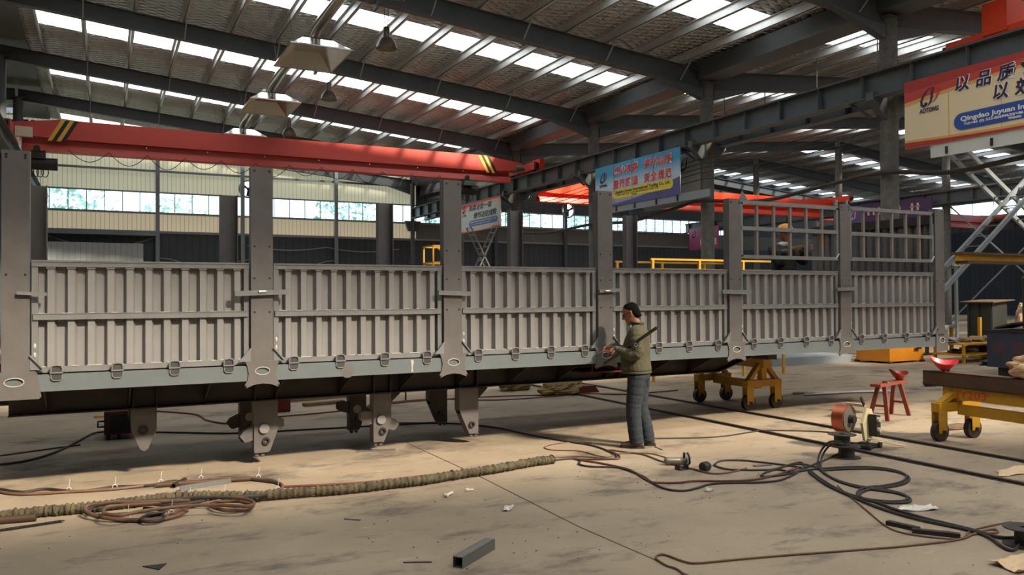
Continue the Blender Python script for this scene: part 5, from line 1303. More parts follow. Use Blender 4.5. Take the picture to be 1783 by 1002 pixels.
for k_, (p_, q_) in enumerate((((1380, 687), (1552, 684)), ((1400, 690), (1538, 682)))):
    fpipe('steel_tube', 'bright long steel tube on the floor behind the stool, '+('nearer one of the pair' if k_ else 'farther one of the pair'), p_, q_, .022, 'bright', False)
lump('cardboard_piece', 'curled brown cardboard lying on the floor between the dolly wheels', 'cardboard', tuple(F(1665, 746)), (.35, .12, .03), 'wood', 21, rough=.2)
# welding machine under the trailer
c = F(207, 765)
wm = thing('welding_machine', 'dark red welding machine on small wheels behind the first axle hanger', 'welding machine', tuple(c))
MB().box(c.x-.17, c.x+.22, c.y-.05, c.y+.55, .07, .36).build('case', M['welder_red'], wm)
MB().prism([(c.x-.17, c.y-.05, .36), (c.x+.22, c.y-.05, .36), (c.x+.16, c.y+.02, .43), (c.x-.05, c.y+.02, .43)], (0, .5, 0)).build('top_cover', M['welder_red'], wm)
MB().box(c.x-.10, c.x+.17, c.y-.06, c.y-.05, .11, .32).build('front_panel', M['black_rubber'], wm)
MB().tube([(c.x-.17, c.y, .24), (c.x-.24, c.y, .24), (c.x-.24, c.y, .17), (c.x-.17, c.y, .17)], .014, 8).build('carry_handle', M['black_rubber'], wm, smooth=True)
for dx in (-.12, .0):
    MB().cyl((c.x+dx-.02, c.y-.02, .035), (c.x+dx+.02, c.y-.02, .035), .035, 14).build('wheel', M['black_rubber'], wm, smooth=True)
    MB().cyl((c.x+dx-.02, c.y+.45, .035), (c.x+dx+.02, c.y+.45, .035), .035, 14).build('wheel', M['black_rubber'], wm, smooth=True)
c = F(170, 728)
tag(MB().bar(c+V(-.05, 0, .02), c+V(.12, -.02, .02), .03, .03).bar(c+V(.12, -.02, .02), c+V(.35, .05, .12), .012, .012).build('screwdriver', M['yellow_stripe'], org=tuple(c)), 'yellow handled tool lying on the floor behind the red welding machine', 'tool')
c = F(490, 719)
bx_ = thing('tool_box', 'dark red case standing behind the second axle hanger', 'case', tuple(c))
MB().box(c.x-.18, c.x+.14, c.y, c.y+.4, .02, .24).build('case', M['welder_red'], bx_)
MB().box(c.x-.18, c.x+.14, c.y, c.y+.4, .24, .26).build('lid', M['dark_plate'], bx_)
MB().box(c.x-.18, c.x+.14, c.y+.02, c.y+.38, 0, .02).build('foot', M['black_rubber'], bx_)
# jack stand and stump far behind the trailer beam
c = F(1010, 680)
tag(MB().cyl((c.x, c.y+.3, 0), (c.x, c.y+.3, .7), .2, 18).build('concrete_stub', M['column'], org=(c.x, c.y+.3, 0), smooth=True), 'grey round stub standing on the floor behind the trailer beam', 'stub')
c = F(984, 680)
tag(MB().box(c.x-.12, c.x+.12, c.y+.2, c.y+.5, 0, .7).build('timber_block', M['wood'], org=(c.x, c.y+.3, 0)), 'upright brown timber block beside the round stub', 'timber')
c = F(1012, 683)
tag(MB().prism([(c.x-.28, c.y-.2, 0), (c.x+.28, c.y-.2, 0), (c.x+.18, c.y-.2, .13), (c.x-.18, c.y-.2, .13)], (0, .28, 0)).build('wheel_chock', M['welder_red'], org=tuple(c)), 'faded red wedge block on the floor before the round stub', 'wedge')
c = F(692, 700)
tag(MB().tube([(c.x-.12, c.y, 0), (c.x-.12, c.y, .34), (c.x-.08, c.y, .38), (c.x+.12, c.y, .38), (c.x+.15, c.y, .34), (c.x+.15, c.y, 0)], .015, 8).build('hoop_stand', M['dark_beam'], org=tuple(c), smooth=True), 'thin bent steel hoop standing behind the third axle hanger', 'stand')
for (x, y, s, lb) in ((520, 700, .5, 'behind the second axle hanger'), (565, 706, .35, 'near the third axle hanger'), (595, 694, .4, 'farther back under the trailer')):
    c = F(x, y); tag(MB().bar((c.x-s, c.y, .03), (c.x+s, c.y+.1, .03), .12, .05).build('scrap_board', M['wood'], org=tuple(c)), 'scrap timber board on the dim floor '+lb, 'board')
# ================================================================== BEHIND THE TRAILER
# yellow work platform with guard rail
t = thing('work_platform', 'yellow work platform with guard rail standing behind the trailer', 'platform', (12, 14.2, 0))
for y in (13.6, 14.9):
    for x in (10.25, 11.5, 12.75, 13.95): MB().box(x-.025, x+.025, y-.025, y+.025, 0, 2.57).build('post', M['yellow'], t)
    MB().box(10.2, 14.0, y-.02, y+.02, 2.555, 2.595).build('guard_rail', M['yellow'], t)
    MB().box(10.2, 14.0, y-.02, y+.02, 2.35, 2.38).build('middle_rail', M['yellow'], t)
MB().box(10.2, 14.0, 13.6, 14.9, 1.4, 1.46).build('deck', M['plate'], t)
# yellow cage tower
t = thing('ladder_cage', 'small yellow steel cage seen over the side panel beside the third stake post', 'cage', (7.95, 20, 0))
for x in (7.72, 8.35):
    for y in (19.7, 20.4): MB().box(x-.02, x+.02, y-.02, y+.02, 0, 3.18).build('post', M['yellow'], t)
for z in (2.72, 3.16):
    MB().bar((7.72, 19.7, z), (8.35, 19.7, z), .04, .04).bar((7.72, 20.4, z), (8.35, 20.4, z), .04, .04).bar((7.72, 19.7, z), (7.72, 20.4, z), .04, .04).bar((8.35, 19.7, z), (8.35, 20.4, z), .04, .04).build('ring_rail', M['yellow'], t)
MB().bar((7.8, 19.69, 3.14), (8.3, 19.69, 2.74), .035, .03).build('diagonal_strut', M['yellow'], t)
CAM_SCALED[0] = True
# crossed ladders
t = thing('step_ladder', 'pair of grey crossing ladders standing under the small banner', 'ladder', (10.3, 22, FL))
for s in (-1, 1):
    xt, xb = 10.3+s*.45, 10.3-s*.40
    za, zb = 2.25, 4.0 if s > 0 else 3.9
    for dy in (0, .35):
        MB().bar((xb, 22+dy, za), (xt, 22+dy, zb), .04, .03, up=(0, 1, 0)).build('stile', M['plate'], t)
    r_ = MB()
    for k in range(9):
        f_ = k/8; x = xb+(xt-xb)*f_; z = za+(zb-za)*f_; r_.bar((x, 22, z), (x, 22.35, z), .025, .025)
    r_.build('rung', M['plate'], t)
    MB().bar((xb, 22, za), (xb, 22, FL), .04, .04).bar((xb, 22.35, za), (xb, 22.35, FL), .04, .04).build('leg', M['plate'], t)
MB().bar((9.95, 22.1, 2.3), (10.65, 22.1, 2.3), .04, .04).build('spreader', M['plate'], t)
# grey screen of sheet near the back wall
tag(MB().box(-2.6, 1.6, 40.6, 40.66, FL, 4.35).build('sheet_screen', m_corr('pale_grey_sheet_screen', '#b4bcbe', '#9da6a9', .3, 0), org=(-.5, 40.6, FL)), 'pale grey sheet screen standing before the back wall', 'screen')
tag(MB().box(-2.6, 2.2, 41.3, 41.9, 4.78, 4.92).build('canopy_beam', M['grey_trim'], org=(0, 41, 4.8)), 'pale level beam along the back wall over the grey screen', 'beam')
tag(MB().tube([(-2.4+4.6*i/12, 41.85, 4.75-.55*math.sin(math.pi*i/12)) for i in range(13)], .03, 6).build('slack_cable', M['grey_trim'], org=(0, 40.4, 4.4), smooth=True), 'slack pale cable hanging before the grey screen', 'cable')
tag(MB().tube([(2.4+8.4*i/20, 41.87, 3.5+.25*math.cos(2*math.pi*i/10)) for i in range(21)], .03, 6).build('slack_cable', M['grey_trim'], org=(6, 41.5, 3.6), smooth=True), 'slack pale cable looped along the dark back wall', 'cable')
tag(MB().tube([(6.4+8*i/20, 41.87, 4.45-.2*abs(math.sin(math.pi*i/10))) for i in range(21)], .03, 6).build('slack_cable', M['grey_trim'], org=(10, 41.5, 4.4), smooth=True), 'slack pale cable hung just under the cream band of the back wall', 'cable')
CAM_SCALED[0] = False
# ---- right of the trailer: leaning steel stairs, jib beam, racks
def stair(label, p, q, w, n, side=V(0, 1, 0)):
    t = thing('steel_stairs', label, 'stairs', tuple(p)); p, q = Vector(p), Vector(q)
    for s in (0, 1): MB().bar(p+side*w*s, q+side*w*s, .09, .16).build('stringer', M['grey_trim'], t)
    b = MB()
    for k in range(1, n): c = p.lerp(q, k/n); b.bar(c, c+side*w, .12, .03)
    b.build('tread', M['grey_trim'], t); return t
p_, q_ = at(1650, 497, Y=17), at(1805, 325, Y=17.5); d_ = (q_-p_)/(q_.z-p_.z)
stair('pale steel stair rising steeply behind the end of the trailer', p_-d_*p_.z, q_+d_*.8, .7, 17)
p_, q_ = at(1800, 378, Y=18.5), at(1668, 246, Y=18.0); d_ = (q_-p_)/(q_.z-p_.z)
stair('pale steel stair coming down from the red and cream banner', p_-d_*p_.z, q_+d_*.7, .7, 20)
CAM_SCALED[0] = True
t = thing('cross_brace', 'thin crossed steel rods between two columns of the far hall', 'brace', (34.6, 20.8, 3.2))
MB().bar((34.55, 23.6, .5), (34.55, 17.94, 5.9), .05, .05).build('rod', M['grey_trim'], t)
MB().bar((34.65, 23.6, 5.9), (34.65, 17.94, .5), .05, .05).build('rod', M['grey_trim'], t)
MB().box(34.5, 34.7, 20.6, 21.0, 3.05, 3.35).build('centre_plate', M['grey_trim'], t)
CAM_SCALED[0] = False
t = thing('jib_beam', 'yellow and rust brown beam sticking in level above the dark cabinet', 'beam', (17.6, 11, 2.5))
MB().box(16.40, 20.2, 10.95, 11.05, 2.53, 2.66).build('web', M['yellow'], t)
MB().box(16.36, 20.2, 10.85, 11.15, 2.66, 2.71).build('top_flange', M['brown_beam'], t)
MB().box(16.55, 20.2, 10.85, 11.15, 2.47, 2.53).build('bottom_flange', M['brown_beam'], t)
b = MB()
for x in (19.5, 20.0): b.box(x-.06, x+.06, 10.9, 11.1, 0, 2.47)
b.build('post', M['brown_beam'], t)
c = at(1671, 458, Y=18)
t = thing('sign_box', 'small white box with brown marks fixed to the far column', 'box', tuple(c))
MB().box(c.x-.28, c.x+.32, c.y, c.y+.1, c.z-.12, c.z+.12).build('box', M['white_print'], t)
MB().box(c.x-.18, c.x-.02, c.y-.004, c.y, c.z-.07, c.z+.07).box(c.x+.05, c.x+.22, c.y-.004, c.y, c.z-.07, c.z+.07).build('mark', M['brown_beam'], t)
MB().box(c.x-.05, c.x+.05, c.y+.1, c.y+.18, 0, c.z+.1).build('post', M['grey_trim'], t)
# dark bin with a sheet lid
t = thing('steel_bin', 'dark steel bin with a light sheet lying on its top, behind the trailer end', 'bin', (23.1, 14.6, 0))
MB().box(22.8, 23.5, 14.25, 15.0, .05, 1.55).build('body', M['dark_box'], t)
MB().bar((22.6, 14.6, 1.57), (23.7, 14.65, 1.63), 1.0, .03).build('lid_sheet', M['wood'], t)
for x in (22.9, 23.4): MB().box(x-.06, x+.06, 14.3, 14.95, 0, .05).build('foot', M['black_rubber'], t)
for y in (14.3, 14.65, 14.95): MB().box(22.77, 22.8, y-.03, y+.03, .05, 1.55).build('rib', M['dark_box'], t)
# navy cabinet with red painted marks
t = thing('steel_cabinet', 'scuffed navy blue steel cabinet with faded red painted marks', 'cabinet', (18.4, 10, 0))
MB().box(17.4, 19.4, 8.6, 11.0, .2, 1.0).build('body', M['navy'], t)
MB().box(17.37, 19.43, 8.57, 11.03, .98, 1.02).build('top_plate', M['dark_plate'], t)
for y in (8.9, 10.7): MB().box(17.5, 19.3, y-.12, y+.12, 0, .2).build('foot', M['black_rubber'], t)
m_mark = mat('faded_red_paint', '#523035', .6, 0.0, '#3c323f', 9, .9)
for y in (10.74, 10.30):
    b = MB().prism([(17.399, y+.13, .50), (17.399, y+.15, .72), (17.399, y+.02, .78), (17.399, y-.14, .74), (17.399, y-.12, .52), (17.399, y, .48)], (-.002, 0, 0))
    b.build('painted_mark', m_mark, t)
t = thing('steel_sheet', 'bent grey steel sheet lying on the navy cabinet', 'sheet', (18.4, 10.0, 1.02))
MB().prism([(17.5, 10.9, 1.03), (17.5, 10.5, 1.14), (17.5, 9.0, 1.30), (17.5, 9.0, 1.34), (17.5, 10.5, 1.18), (17.5, 10.9, 1.07)], (.7, 0, 0)).build('plate', M['dark_plate'], t)
MB().prism([(18.5, 10.8, 1.03), (18.5, 10.6, 1.26), (18.5, 9.8, 1.16), (18.5, 9.8, 1.03)], (.6, 0, 0)).build('folded_end', M['grey_trim'], t)
lump('carton', 'torn tan carton standing on the floor beyond the navy cabinet', 'carton', (24.4, 14.3, 0), (.3, .25, .85), 'cardboard', 31, rough=.18)
# orange box, grey plate
t = thing('machine_base', 'orange yellow steel box base on the floor beyond the trailer end', 'machine base', (18.9, 14.6, 0))
pts = [V(18.10, 15.04, 0), V(18.22, 14.10, 0), V(19.62, 14.16, 0), V(19.5, 15.1, 0)]
MB().prism([p+V(0, 0, .10) for p in pts], (0, 0, .55)).build('box', M['orange_paint'], t)
cc = sum(pts, V(0,0,0))/4
MB().prism([cc+(p-cc)*1.02+V(0, 0, .05) for p in pts], (0, 0, .09)).build('lower_flange', M['orange_paint'], t)
for p in pts: MB().box(p.x*.97+cc.x*.03-.05, p.x*.97+cc.x*.03+.05, p.y*.97+cc.y*.03-.05, p.y*.97+cc.y*.03+.05, 0, .06).build('foot', M['brown_beam'], t)
MB().box(19.35, 19.45, 14.08, 14.14, .35, .62).box(19.25, 19.45, 14.07, 14.13, .35, .38).build('slot_mark', M['black_paint'], t)
c1, c2 = F(1424, 634), F(1492, 636)
tag(MB().box(15.0, 17.9, 15.0, 16.6, 0, .16).box(15.2, 17.9, 15.0, 16.6, .16, .2).build('low_platform', M['grey_trim'], org=(16.5, 15.8, 0)), 'flat grey steel platform low on the floor beside the orange box', 'platform')
# yellow rack with clutter
t = thing('storage_rack', 'low yellow steel rack full of offcuts behind the end post of the trailer', 'rack', (21, 13.6, 0))
for x in (19.9, 21.1, 22.3):
    for y in (13.2, 14.0): MB().box(x-.03, x+.03, y-.03, y+.03, 0, .5).build('leg', M['yellow'], t)
for z in (.22, .5): MB().box(19.8, 22.5, 13.15, 14.05, z-.02, z+.02).build('shelf', M['yellow'], t)
r_ = random.Random(12)
for i, (nm, mt) in enumerate((('steel_offcut', 'plate'), ('steel_offcut', 'dark_plate'), ('timber_block', 'wood'), ('steel_offcut', 'grey_trim'), ('cloth_bundle', 'canvas'), ('steel_offcut', 'dark_beam'), ('steel_offcut', 'plate'), ('timber_block', 'wood'), ('steel_offcut', 'post'))):
    x = 19.95+.27*i; z = .52 if i % 2 == 0 else .24
    lump(nm, ['flat grey', 'dark bent', 'brown square', 'pale long', 'tan folded', 'blackish', 'shiny small', 'split', 'rust tinted'][i]+' piece lying on the '+('top' if i % 2 == 0 else 'lower')+' shelf of the yellow rack', 'offcut', (x, 13.6, z), (.15+r_.uniform(0, .1), .22, .05+r_.uniform(0, .06)), mt, 40+i, sub=12, rough=.4)
# bench with gas bottle and machinery
t = thing('work_bench', 'cluttered workbench with a long pale top behind the trailer end', 'workbench', (21.5, 15.6, 0))
MB().box(20.6, 22.6, 15.2, 16.2, .82, .88).build('bench_top', M['grey_trim'], t)
for x in (20.7, 22.5):
    for y in (15.3, 16.1): MB().box(x-.04, x+.04, y-.04, y+.04, 0, .82).build('leg', M['yellow'], t)
MB().box(20.6, 22.6, 15.2, 16.2, .3, .34).build('shelf', M['dark_plate'], t)
t = thing('gas_cylinder', 'blue gas cylinder standing beyond the workbench', 'gas cylinder', (22.7, 17.2, 0))
MB().lathe([(0.01, 0), (.13, 0), (.14, .02), (.14, 1.2), (.12, 1.3), (.05, 1.38), (.04, 1.42), (.001, 1.42)], (22.7, 17.2, 0), 20).build('bottle', M['blue_cyl'], t, smooth=True)
MB().cyl((22.7, 17.2, 1.42), (22.7, 17.2, 1.52), .03, 10).build('valve', M['copper'], t)
MB().tube([(22.7, 17.2, 1.48), (22.5, 17.1, 1.5), (22.3, 17.0, 1.2)], .012, 6).build('hose', M['cable'], t)
t = thing('bench_machine', 'dark cast machine with a yellow lever on the workbench', 'machine', (21.2, 15.6, .88))
MB().box(20.95, 21.5, 15.4, 15.9, .88, .98).build('base', M['dark_plate'], t)
MB().lathe([(.08, 0), (.16, .02), (.2, .12), (.12, .22), (.1, .3), (.01, .32)], (21.2, 15.6, .98), 18).build('housing', M['black_rubber'], t, smooth=True)
MB().cyl((21.05, 15.6, 1.2), (20.95, 15.5, 1.75), .03, 8).build('lever', M['yellow_stripe'], t)
t = thing('column_press', 'tall dusty machine with a yellow head by the far column', 'machine', (22.2, 18.6, 0))
MB().box(21.9, 22.5, 18.4, 18.9, 0, .35).build('base', M['dark_box'], t)
MB().box(22.1, 22.35, 18.6, 18.8, .35, 2.1).build('column', M['feeder'], t)
MB().box(21.9, 22.5, 18.3, 18.9, 1.7, 2.2).build('head', M['feeder'], t)
MB().box(21.95, 22.1, 18.25, 18.3, 1.95, 2.3).build('motor_cover', M['yellow_stripe'], t)
t = thing('steel_pole', 'black post standing at the picture edge behind the navy cabinet', 'post', (21.75, 12.6, 0))
MB().cyl((21.75, 12.6, 0), (21.75, 12.6, 2.2), .16, 16).build('shaft', M['black_rubber'], t, smooth=True)
MB().ball((21.75, 12.6, 2.2), (.18, .18, .1), 12, 8).build('cap', M['dark_plate'], t)
t = thing('yellow_stand', 'thin yellow upright stand in front of the dark bin', 'stand', (22.04, 14.1, 0))
MB().box(22.0, 22.08, 14.1, 14.18, .05, 1.15).build('post', M['yellow'], t)
MB().box(21.8, 22.28, 13.95, 14.33, 0, .05).build('base', M['yellow'], t)
lump('debris_heap', 'low heap of scrap on the floor under the yellow rack', 'scrap heap', (20.6, 12.6, 0), (.8, .25, .10), 'dark_plate', 77, rough=.6, sharp=8)
# machines far left, seen as a sliver past the first post
t = thing('steel_rack', 'tall rack with orange pieces seen as a sliver past the first stake post', 'rack', (-1.75, 14, 0))
for z in (.4, 1.0, 1.6, 2.2): MB().box(-2.9, -1.5, 13.7, 14.5, z-.03, z+.03).build('shelf', M['plate'], t)
for x in (-2.9, -1.5):
    for y in (13.7, 14.5): MB().box(x-.03, x+.03, y-.03, y+.03, 0, 2.3).build('upright', M['orange_paint'], t)
# ================================================================== PEOPLE
class Body:
    """positions given as (forward, left, up) from the ground point between the feet"""
    def __init__(s, base, ang):
        s.o = Vector(base); s.f = V(math.cos(ang), math.sin(ang), 0); s.l = V(-math.sin(ang), math.cos(ang), 0)
    def p(s, f, l, z): return s.o+s.f*f+s.l*l+V(0, 0, z)
    def ring(s, f, l, z, rf, rl, tilt=0.0): return (s.p(f, l, z), s.f*rf+V(0, 0, tilt*rf), s.l*rl)
def hand(mb, B, wrist, d, palm_n, thumb_side, curl=0.6, spread=.02, s=1.0, r=.0085):
    """palm and five fingers; d = pointing direction, palm_n = direction the palm faces, all world vectors"""
    d = Vector(d).normalized(); n = Vector(palm_n); n = (n-d*n.dot(d)).normalized(); sd = d.cross(n).normalized()*thumb_side
    w = Vector(wrist)
    mb.loft([(w, sd*.026*s, n*.020*s), (w+d*.03*s, sd*.036*s, n*.019*s), (w+d*.065*s, sd*.042*s, n*.017*s), (w+d*.092*s, sd*.040*s, n*.014*s)], 14)
    for i, (off, L) in enumerate(((.031, .072), (.011, .080), (-.010, .074), (-.030, .058))):
        b = w+d*.086*s+sd*off*s; a = d.copy(); pts = [b]
        for k, fr in enumerate((.45, .32, .25)):
            ang = curl*(.55 if k == 0 else .85)
            a = (a*math.cos(ang)+n*math.sin(ang)).normalized()
            b = b+a*L*fr*s+sd*spread*(.03 if i < 2 else -.03)
            pts.append(b)
        for k in range(3): mb.capsule(pts[k], pts[k+1], r*s*(1.08-.1*k), r*s*(1.0-.1*k), 8)
    b = w+d*.025*s+sd*.034*s; a = (d*.62+sd*.66+n*.35).normalized(); q = b+a*.042*s
    a2 = (d*.85+sd*.1+n*(.25+.5*curl)).normalized()
    mb.capsule(b, q, r*1.25*s, r*1.15*s, 8); mb.capsule(q, q+a2*.034*s, r*1.12*s, r*.95*s, 8)
def head(mb, B, f, l, z, pitch=0.0, yaw=0.0, s=1.0):
    """skull, jaw, nose, lips, ears; centre of the skull at f, l, z"""
    ca, sa = math.cos(yaw), math.sin(yaw); F_ = B.f*ca+B.l*sa; L_ = B.l*ca-B.f*sa
    fw = F_*math.cos(pitch)-V(0, 0, 1)*math.sin(pitch); up = F_*math.sin(pitch)+V(0, 0, 1)*math.cos(pitch)
    c = B.p(f, l, z); q = lambda a, b_, d_: c+(fw*a+L_*b_+up*d_)*s
    rings = []
    for zz, a0, rf, rl in ((-.125, .052, .028, .022), (-.112, .045, .048, .040), (-.085, .030, .070, .056), (-.045, .012, .090, .068), (-.005, .004, .098, .074), (.04, .0, .100, .077), (.075, -.004, .092, .072), (.105, -.008, .070, .055), (.122, -.01, .035, .028)):
        rings.append((q(a0, 0, zz), fw*rf*s, L_*rl*s))
    mb.loft(rings, 18)
    mb.capsule(q(.094, 0, .012), q(.118, 0, -.026), .010*s, .015*s, 8)              # nose
    mb.capsule(q(.108, .012, -.030), q(.108, -.012, -.030), .009*s, .009*s, 8)
    mb.capsule(q(.093, -.018, -.062), q(.093, .018, -.062), .008*s, .008*s, 8)        # lips
    mb.capsule(q(.090, -.014, -.074), q(.090, .014, -.074), .009*s, .009*s, 8)
    mb.capsule(q(.086, -.04, .024), q(.086, .04, .024), .013*s, .013*s, 8)           # brow
    mb.capsule(q(.074, -.03, -.105), q(.074, .03, -.105), .016*s, .016*s, 8)         # chin
    for sd in (-1, 1):
        mb.capsule(q(-.008, sd*.076, .018), q(.002, sd*.073, -.03), .016*s, .010*s, 8)  # ears
    return q, fw, L_, up
def limb(mb, pts, rs, n=12):
    for a, b, r0, r1 in zip(pts, pts[1:], rs, rs[1:]): mb.capsule(a, b, r0, r1, n)
# ---------------------------------------------------------------- the man in the olive jacket
mb_ = F(1109, 778); mb_.z = 0
ANG = math.atan2(.669, -.743)
B = Body(mb_, ANG)
man = thing('person', 'man in olive jacket, dark jeans and glasses, holding a pipe, looking down at the trailer', 'person', tuple(mb_))
b = MB()
q, hf, hl, hu = head(b, B, .055, .0, 1.595, .38)
b.capsule(B.p(-.03, 0, 1.40), B.p(.02, 0, 1.53), .062, .056, 12)
b.loft([B.ring(-.02, 0, .86, .10, .15), B.ring(0, 0, 1.0, .11, .15), B.ring(.01, 0, 1.15, .115, .155), B.ring(-.01, 0, 1.30, .11, .17), B.ring(-.02, 0, 1.40, .08, .15), B.ring(-.02, 0, 1.44, .05, .07)], 16)
LS, LEl, LW = B.p(-.02, .185, 1.375), B.p(-.045, .255, 1.12), B.p(.19, .20, 1.175)
RS, REl, RW = B.p(.0, -.185, 1.375), B.p(.03, -.24, 1.12), B.p(.27, -.10, 1.17)
limb(b, [LS, LEl, LW], [.05, .042, .030]); limb(b, [RS, REl, RW], [.05, .042, .030])
hd = (B.f*.92-B.l*.25-V(0, 0, .18)); hand(b, B, LW+hd.normalized()*.015, hd, -V(0, 0, 1)*.8-B.l*.5, 1, .85)
hd2 = (B.f*.95+B.l*.15-V(0, 0, .05)); hand(b, B, RW+hd2.normalized()*.015, hd2, -V(0, 0, 1)*.5+B.l*.8, -1, 1.0)
for l, hip, kn, an in ((.095, (-.02, .095, .88), (.03, .105, .48), (.005, .10, .09)), (-.095, (-.03, -.095, .88), (-.03, -.10, .48), (-.115, -.10, .09))):
    limb(b, [B.p(*hip), B.p(*kn), B.p(*an)], [.082, .058, .042])
    b.capsule(B.p(an[0], an[1], .05), B.p(an[0]+.14, an[1], .035), .035, .030, 10)
remeshed(b, 'body', M['skin'], man, .0065, 3)
# jacket
j_ = MB()
j_.loft([B.ring(-.005, 0, .895, .160, .205), B.ring(-.005, 0, .925, .178, .222), B.ring(.005, 0, .97, .182, .222), B.ring(.012, 0, 1.08, .178, .215), B.ring(.0, 0, 1.20, .165, .215), B.ring(-.018, 0, 1.30, .150, .215), B.ring(-.028, 0, 1.37, .125, .195), B.ring(-.03, 0, 1.415, .09, .14), B.ring(-.022, 0, 1.45, .072, .078), B.ring(-.012, 0, 1.485, .074, .076)], 24)
def sleeve(mb, pts, rs):
    path = smoothpath(pts, 7); m = len(path); out = []
    for i, p_ in enumerate(path):
        u = i/(m-1)*(len(rs)-1); k = min(int(u), len(rs)-2); r = rs[k]+(rs[k+1]-rs[k])*(u-k)
        out.append(r*(1+.055*math.sin(i*2.3)+.03*math.sin(i*1.1+1)))
    mb.tube(path, out, 14)
sleeve(j_, [B.p(-.02, .12, 1.38), B.p(-.025, .195, 1.355), B.p(-.035, .235, 1.24), B.p(-.045, .255, 1.14), B.p(.03, .245, 1.115), B.p(.12, .222, 1.145), B.p(.175, .205, 1.17)], [.085, .088, .078, .072, .070, .060, .050])
sleeve(j_, [B.p(-.0, -.12, 1.38), B.p(.0, -.195, 1.355), B.p(.02, -.235, 1.24), B.p(.03, -.24, 1.13), B.p(.12, -.19, 1.12), B.p(.21, -.13, 1.15), B.p(.25, -.11, 1.165)], [.085, .088, .078, .072, .070, .060, .050])
jk = remeshed(j_, 'jacket', M['olive'], man, .009, 2)
MB().tube([B.p(-.005+.165*math.cos(a), .21*math.sin(a), .895) for a in [k*math.pi/14 for k in range(28)]], .014, 8, closed=True).build('jacket_hem', M['olive'], jk, smooth=True)
MB().tube([B.p(-.012+.078*math.cos(a), .078*math.sin(a), 1.485+.012*math.cos(a)) for a in [k*math.pi/10 for k in range(20)]], .013, 8, closed=True).build('collar', M['olive'], jk, smooth=True)
c_ = B.p(-.03, .235, 1.235); sd_ = B.l
MB().prism([c_+sd_*.085+B.f*a+V(0, 0, z) for a, z in ((-.03, -.02), (.03, -.02), (.034, .012), (0, .034), (-.034, .012))], sd_*.006).build('sleeve_badge', M['text_navy'], jk)
MB().tube([c_+sd_*.093+B.f*.018*math.cos(k)+V(0, 0, .018*math.sin(k)) for k in [i*math.pi/5 for i in range(10)]], .003, 5, closed=True).build('badge_ring', M['white_print'], jk)
w_ = MB(); dW = (LW-LEl).normalized(); w_.capsule(LW-dW*.03, LW+dW*.012, .042, .036, 12); w_.build('inner_cuff', M['grey_glove'], man, smooth=True)
# jeans
t_ = MB()
def leg(mb, pts, rs):
    path = smoothpath(pts, 8); m = len(path); out = []
    for i in range(m):
        u = i/(m-1)*(len(rs)-1); k = min(int(u), len(rs)-2); r = rs[k]+(rs[k+1]-rs[k])*(u-k)
        out.append(r*(1+.022*math.sin(i*1.7)+.018*math.sin(i*2.9+1)))
    mb.tube(path, out, 16)
t_.loft([B.ring(-.01, 0, .70, .09, .15), B.ring(-.025, 0, .80, .135, .185), B.ring(-.03, 0, .90, .140, .185), B.ring(-.01, 0, .96, .13, .175)], 20)
leg(t_, [B.p(-.02, .092, .86), B.p(.0, .10, .68), B.p(.025, .105, .48), B.p(.015, .105, .28), B.p(-.005, .10, .10), B.p(-.01, .10, .055)], [.115, .105, .090, .088, .086, .088])
leg(t_, [B.p(-.03, -.092, .86), B.p(-.035, -.10, .68), B.p(-.035, -.10, .48), B.p(-.085, -.10, .28), B.p(-.12, -.10, .10), B.p(-.125, -.10, .055)], [.115, .103, .088, .085, .083, .085])
tr_ = remeshed(t_, 'jeans', M['denim'], man, .009, 2)
pk = [B.p(-.155, .06, .83), B.p(-.15, .13, .83), B.p(-.145, .13, .73), B.p(-.15, .095, .71), B.p(-.155, .06, .73)]
MB().tube(pk, .005, 5, closed=True).build('pocket_seam', M['denim'], tr_)
def shoe(B, f, l, par):
    s = MB()
    s.loft([(B.p(f-.085, l, .05), V(0,0,1)*.045, B.l*.036), (B.p(f-.03, l, .062), V(0,0,1)*.058, B.l*.044), (B.p(f+.05, l, .05), V(0,0,1)*.046, B.l*.047), (B.p(f+.12, l, .040), V(0,0,1)*.034, B.l*.049), (B.p(f+.17, l, .034), V(0,0,1)*.026, B.l*.040), (B.p(f+.185, l, .03), V(0,0,1)*.014, B.l*.02)], 14)
    o = s.build('shoe', M['shoe'], par, smooth=True, ang=70)
    MB().prism([B.p(f+a, l+c, 0.002) for a, c in ((-.095, -.03), (.0, -.045), (.11, -.052), (.175, -.038), (.195, 0), (.175, .038), (.11, .052), (.0, .045), (-.095, .03))], (0, 0, .022)).build('sole', M['sole'], o)
shoe(B, -.005, .10, man); shoe(B, -.12, -.10, man)
# hair and glasses
h_ = MB(); rings = []
for zz, a0, rf, rl in ((-.075, -.078, .030, .050), (-.04, -.055, .052, .071), (.0, -.040, .068, .079), (.04, -.024, .082, .082), (.07, -.012, .092, .079), (.10, -.010, .078, .066), (.125, -.012, .045, .038)):
    rings.append((q(a0, 0, zz), hf*rf, hl*rl))
h_.loft(rings, 20); h_.build('hair', M['hair'], man, smooth=True, ang=80)
g_ = MB()
for s in (-1, 1):
    g_.tube([q(.106-.008*abs(math.cos(a)), s*.034+.022*math.cos(a), .004+.017*math.sin(a)) for a in [k*math.pi/8 for k in range(16)]], .003, 5, closed=True)
    g_.tube([q(.098, s*.056, .010), q(.06, s*.078, .012), q(.0, s*.082, .012), q(-.012, s*.08, -.004)], .003, 5)
g_.tube([q(.106, -.012, .006), q(.112, 0, .010), q(.106, .012, .006)], .003, 5)
g_.build('glasses', M['glass_lens'], man, smooth=True)
e_ = MB()
for s in (-1, 1): e_.ball(q(.085, s*.034, .004), .011, 10, 8)
e_.build('eyes', M['glass_lens'], man, smooth=True)
